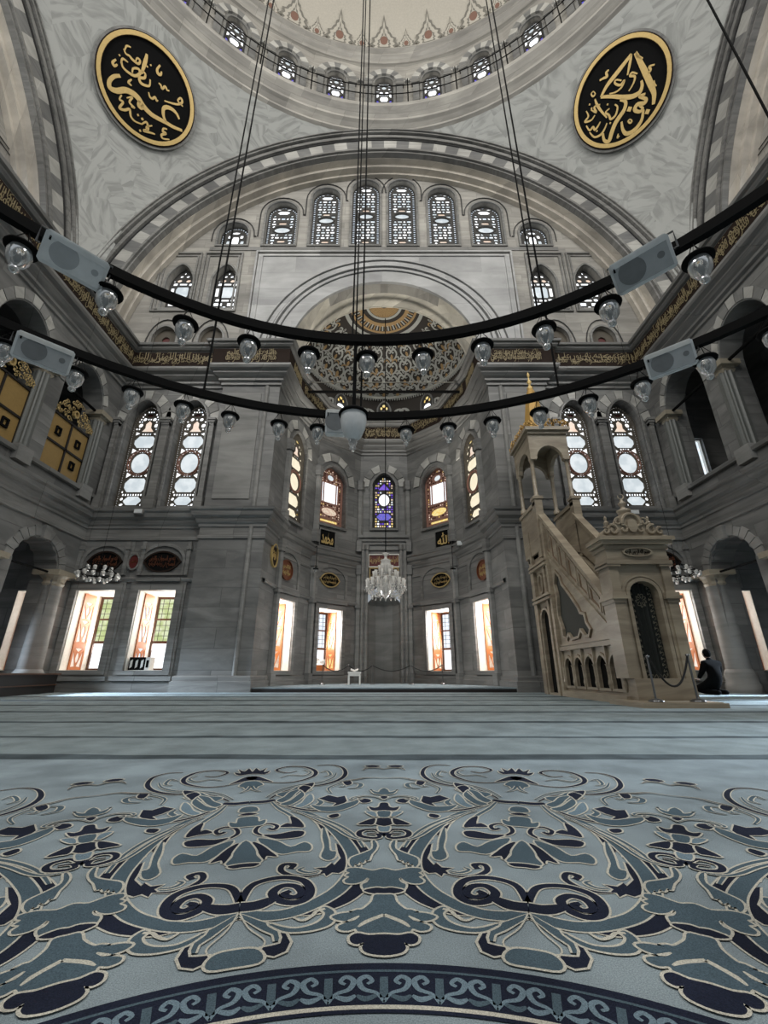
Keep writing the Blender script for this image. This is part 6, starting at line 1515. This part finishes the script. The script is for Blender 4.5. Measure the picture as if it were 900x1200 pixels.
# ================================================================== kneeling person
def skin(name, pts, edges, rad, matn, parent, sub=2):
    me = bpy.data.meshes.new(name); me.from_pydata([Vector(p) for p in pts], edges, []); o = bpy.data.objects.new(name, me); COL.objects.link(o); o.parent = parent
    sk = o.modifiers.new('skin', 'SKIN'); sk.use_smooth_shade = True
    if not me.skin_vertices: 
        bpy.context.view_layer.objects.active = o
        me.skin_vertices.data if me.skin_vertices else None
    for i, r_ in enumerate(rad):
        v = me.skin_vertices[0].data[i]; v.radius = r_ if isinstance(r_, tuple) else (r_, r_); v.use_root = (i == 0)
    su = o.modifiers.new('sub', 'SUBSURF'); su.levels = sub; su.render_levels = sub
    me.materials.append(M[matn]); return o
pp = Vector((7.98, 11.1, Z0)); root = empty('person', pp); root.rotation_euler = (0, 0, math.radians(10))
# local: +y is where the person faces (towards the qibla), seated back on the heels
P = [(0, -.12, .26), (0, -.10, .42), (0, -.06, .58), (0, -.03, .72), (0, -.01, .79), (0, .01, .86),
     (.19, -.04, .71), (.25, .02, .52), (.20, .20, .38), (-.19, -.04, .71), (-.25, .02, .52), (-.20, .20, .38),
     (.14, .10, .20), (.19, .38, .12), (.15, .1, .07), (.10, -.22, .06), (-.14, .10, .20), (-.19, .38, .12), (-.15, .1, .07), (-.10, -.22, .06)]
Ed = [(0, 1), (1, 2), (2, 3), (3, 4), (4, 5), (3, 6), (6, 7), (7, 8), (3, 9), (9, 10), (10, 11), (0, 12), (12, 13), (13, 14), (14, 15), (0, 16), (16, 17), (17, 18), (18, 19)]
Rd = [(.20, .15), (.18, .13), (.19, .13), (.15, .10), .06, .055, .085, .065, .045, .085, .065, .045, .12, .085, .065, .05, .12, .085, .065, .05]
try: body = skin('body', P, Ed, Rd, 'cloth', root)
except Exception:
    body = None
if body is None or not len(body.data.skin_vertices): pass
mb = MB(); mb.ball((0, .03, .93), .082, 12, sz=1.28); mb.ball((0, .108, .92), .018, 6, sz=1.4); mb.ball((.08, .03, .925), .02, 6, sz=1.6); mb.ball((-.08, .03, .925), .02, 6, sz=1.6)
mb.lathe([(.045, .78), (.048, .86)], Matrix.Translation((0, .01, 0)), 12); hd_ = mb.build('head', 'skin', root, True)
mb = MB(); mb.ball((0, .012, .95), .092, 12, sz=1.18); mb.build('hair', 'hair', root, True)
mb = MB()
for sx in (1, -1):
    mb.ball((sx*.035, .102, .945), .009, 5)
mb.build('eyes', 'black', hd_)
for sx in (1, -1):
    mb = MB(); bx, by, bz = sx*.17, .26, .345
    mb.ball((bx, by, bz), .034, 8, sz=.6)
    for q in range(4):
        l = (.06, .07, .065, .05)[q]; x0 = bx+(q-1.5)*.017
        mb.tube([(x0, by+.02, bz), (x0, by+.02+l*.6, bz+.004), (x0, by+.02+l, bz-.016)], [.009, .0085, .006], 6)
    mb.tube([(bx-sx*.028, by, bz), (bx-sx*.05, by+.03, bz-.004), (bx-sx*.05, by+.05, bz-.01)], [.01, .009, .007], 6)
    mb.build('hand', 'skin', root, True)
tag(root, 'person in dark clothes kneeling on the carpet right of the minbar', 'person')

# ================================================================== camera, light, world
cam = bpy.data.cameras.new('camera'); co = bpy.data.objects.new('camera', cam); COL.objects.link(co)
cam.sensor_fit = 'HORIZONTAL'; cam.sensor_width = 36; cam.lens = 20; co.location = CAM; co.rotation_euler = (pi/2+TH, 0, 0); cam.clip_end = 200; cam.clip_start = .02
sc.camera = co
w = bpy.data.worlds.new('sky'); sc.world = w; w.use_nodes = True; bg = w.node_tree.nodes['Background']; bg.inputs[0].default_value = (.86, .93, 1, 1); bg.inputs[1].default_value = WORLD
def area(name, loc, target, sx, sy, power, col=(1, .97, .92), spread=180):
    l = bpy.data.lights.new(name, 'AREA'); l.shape = 'RECTANGLE'; l.size = sx; l.size_y = sy; l.energy = power; l.color = col; l.spread = math.radians(spread)
    o = bpy.data.objects.new(name, l); COL.objects.link(o); o.location = loc; o.rotation_euler = (Vector(target)-Vector(loc)).to_track_quat('-Z', 'Y').to_euler(); return o
# daylight through the windows
for s in (1, -1):
    for a, c in GW+[(-11.06, -9.95)]:
        cx = (a+c)/2*s; area('window_daylight', (cx, YF+1.17, 1.7), (cx*.9, 0, .3), 1.0, 2.2, GWP*(.45 if abs(cx) > 9.6 else 1), (1, .98, .94))
for i in (1, 2, 4, 5):
    Fk, L = facet(i); h = HOL[2 if i in (1, 5) else 3][0]
    if i > 3: h = flipu(h, L)
    x0, x1, _, _ = bbox(h); p = Fk @ Vector(((x0+x1)/2, 1.7, .93)); q = Fk @ Vector(((x0+x1)/2, .6, -4)); area('window_daylight', p, q, .75, 2.2, GWP*1.5, (1, .98, .95))
for k in range(6):                      # drum windows behind the camera
    az = pi+(k-2.5)*.75; area('drum_daylight', (11.3*math.sin(az), CY+11.3*math.cos(az), 27.2), (-6*math.sin(az), CY-6*math.cos(az), 20), 3, 1.8, DRP, (1, .985, .95))
for s in (1, -1):                       # side tympanum windows beside and behind the camera
    area('upper_daylight', (s*12.3, -1, 19), (-s*4, 6, 12), 7, 3.5, UPP, (1, .985, .95))
    area('gallery_daylight', (s*12.2, 10.4, 2.6), (s*7.3, 10.9 if s < 0 else 9.6, 0), 1.2, 1.2, GALP, (.70, .84, 1), 40)
sc.view_settings.view_transform = 'Standard'; sc.view_settings.look = 'None'; sc.view_settings.exposure = EXPO; sc.view_settings.gamma = 1
sc.view_settings.use_curve_mapping = False
sc.cycles.use_denoising = True
sc.cycles.max_bounces = 8; sc.cycles.caustics_reflective = False; sc.cycles.caustics_refractive = False; sc.cycles.sample_clamp_indirect = 4
for v in ([M[k] for k in M if False]): pass
area('gallery_daylight', (12.2, 4.0, 3.0), (5.2, 3.6, 0), 1.0, 1.0, GALP*.3, (.75, .87, 1), 30)
for x, y, z in ((-2.4, 15.2, 5.75), (2.4, 15.2, 5.75)): area('apse_fill_light', (x, y, z), (x*.3, 14.6, 15), .25, .2, 45, (1, .96, .88), 75)  # added fill for the apse soffit and half dome, not a lit floodlight
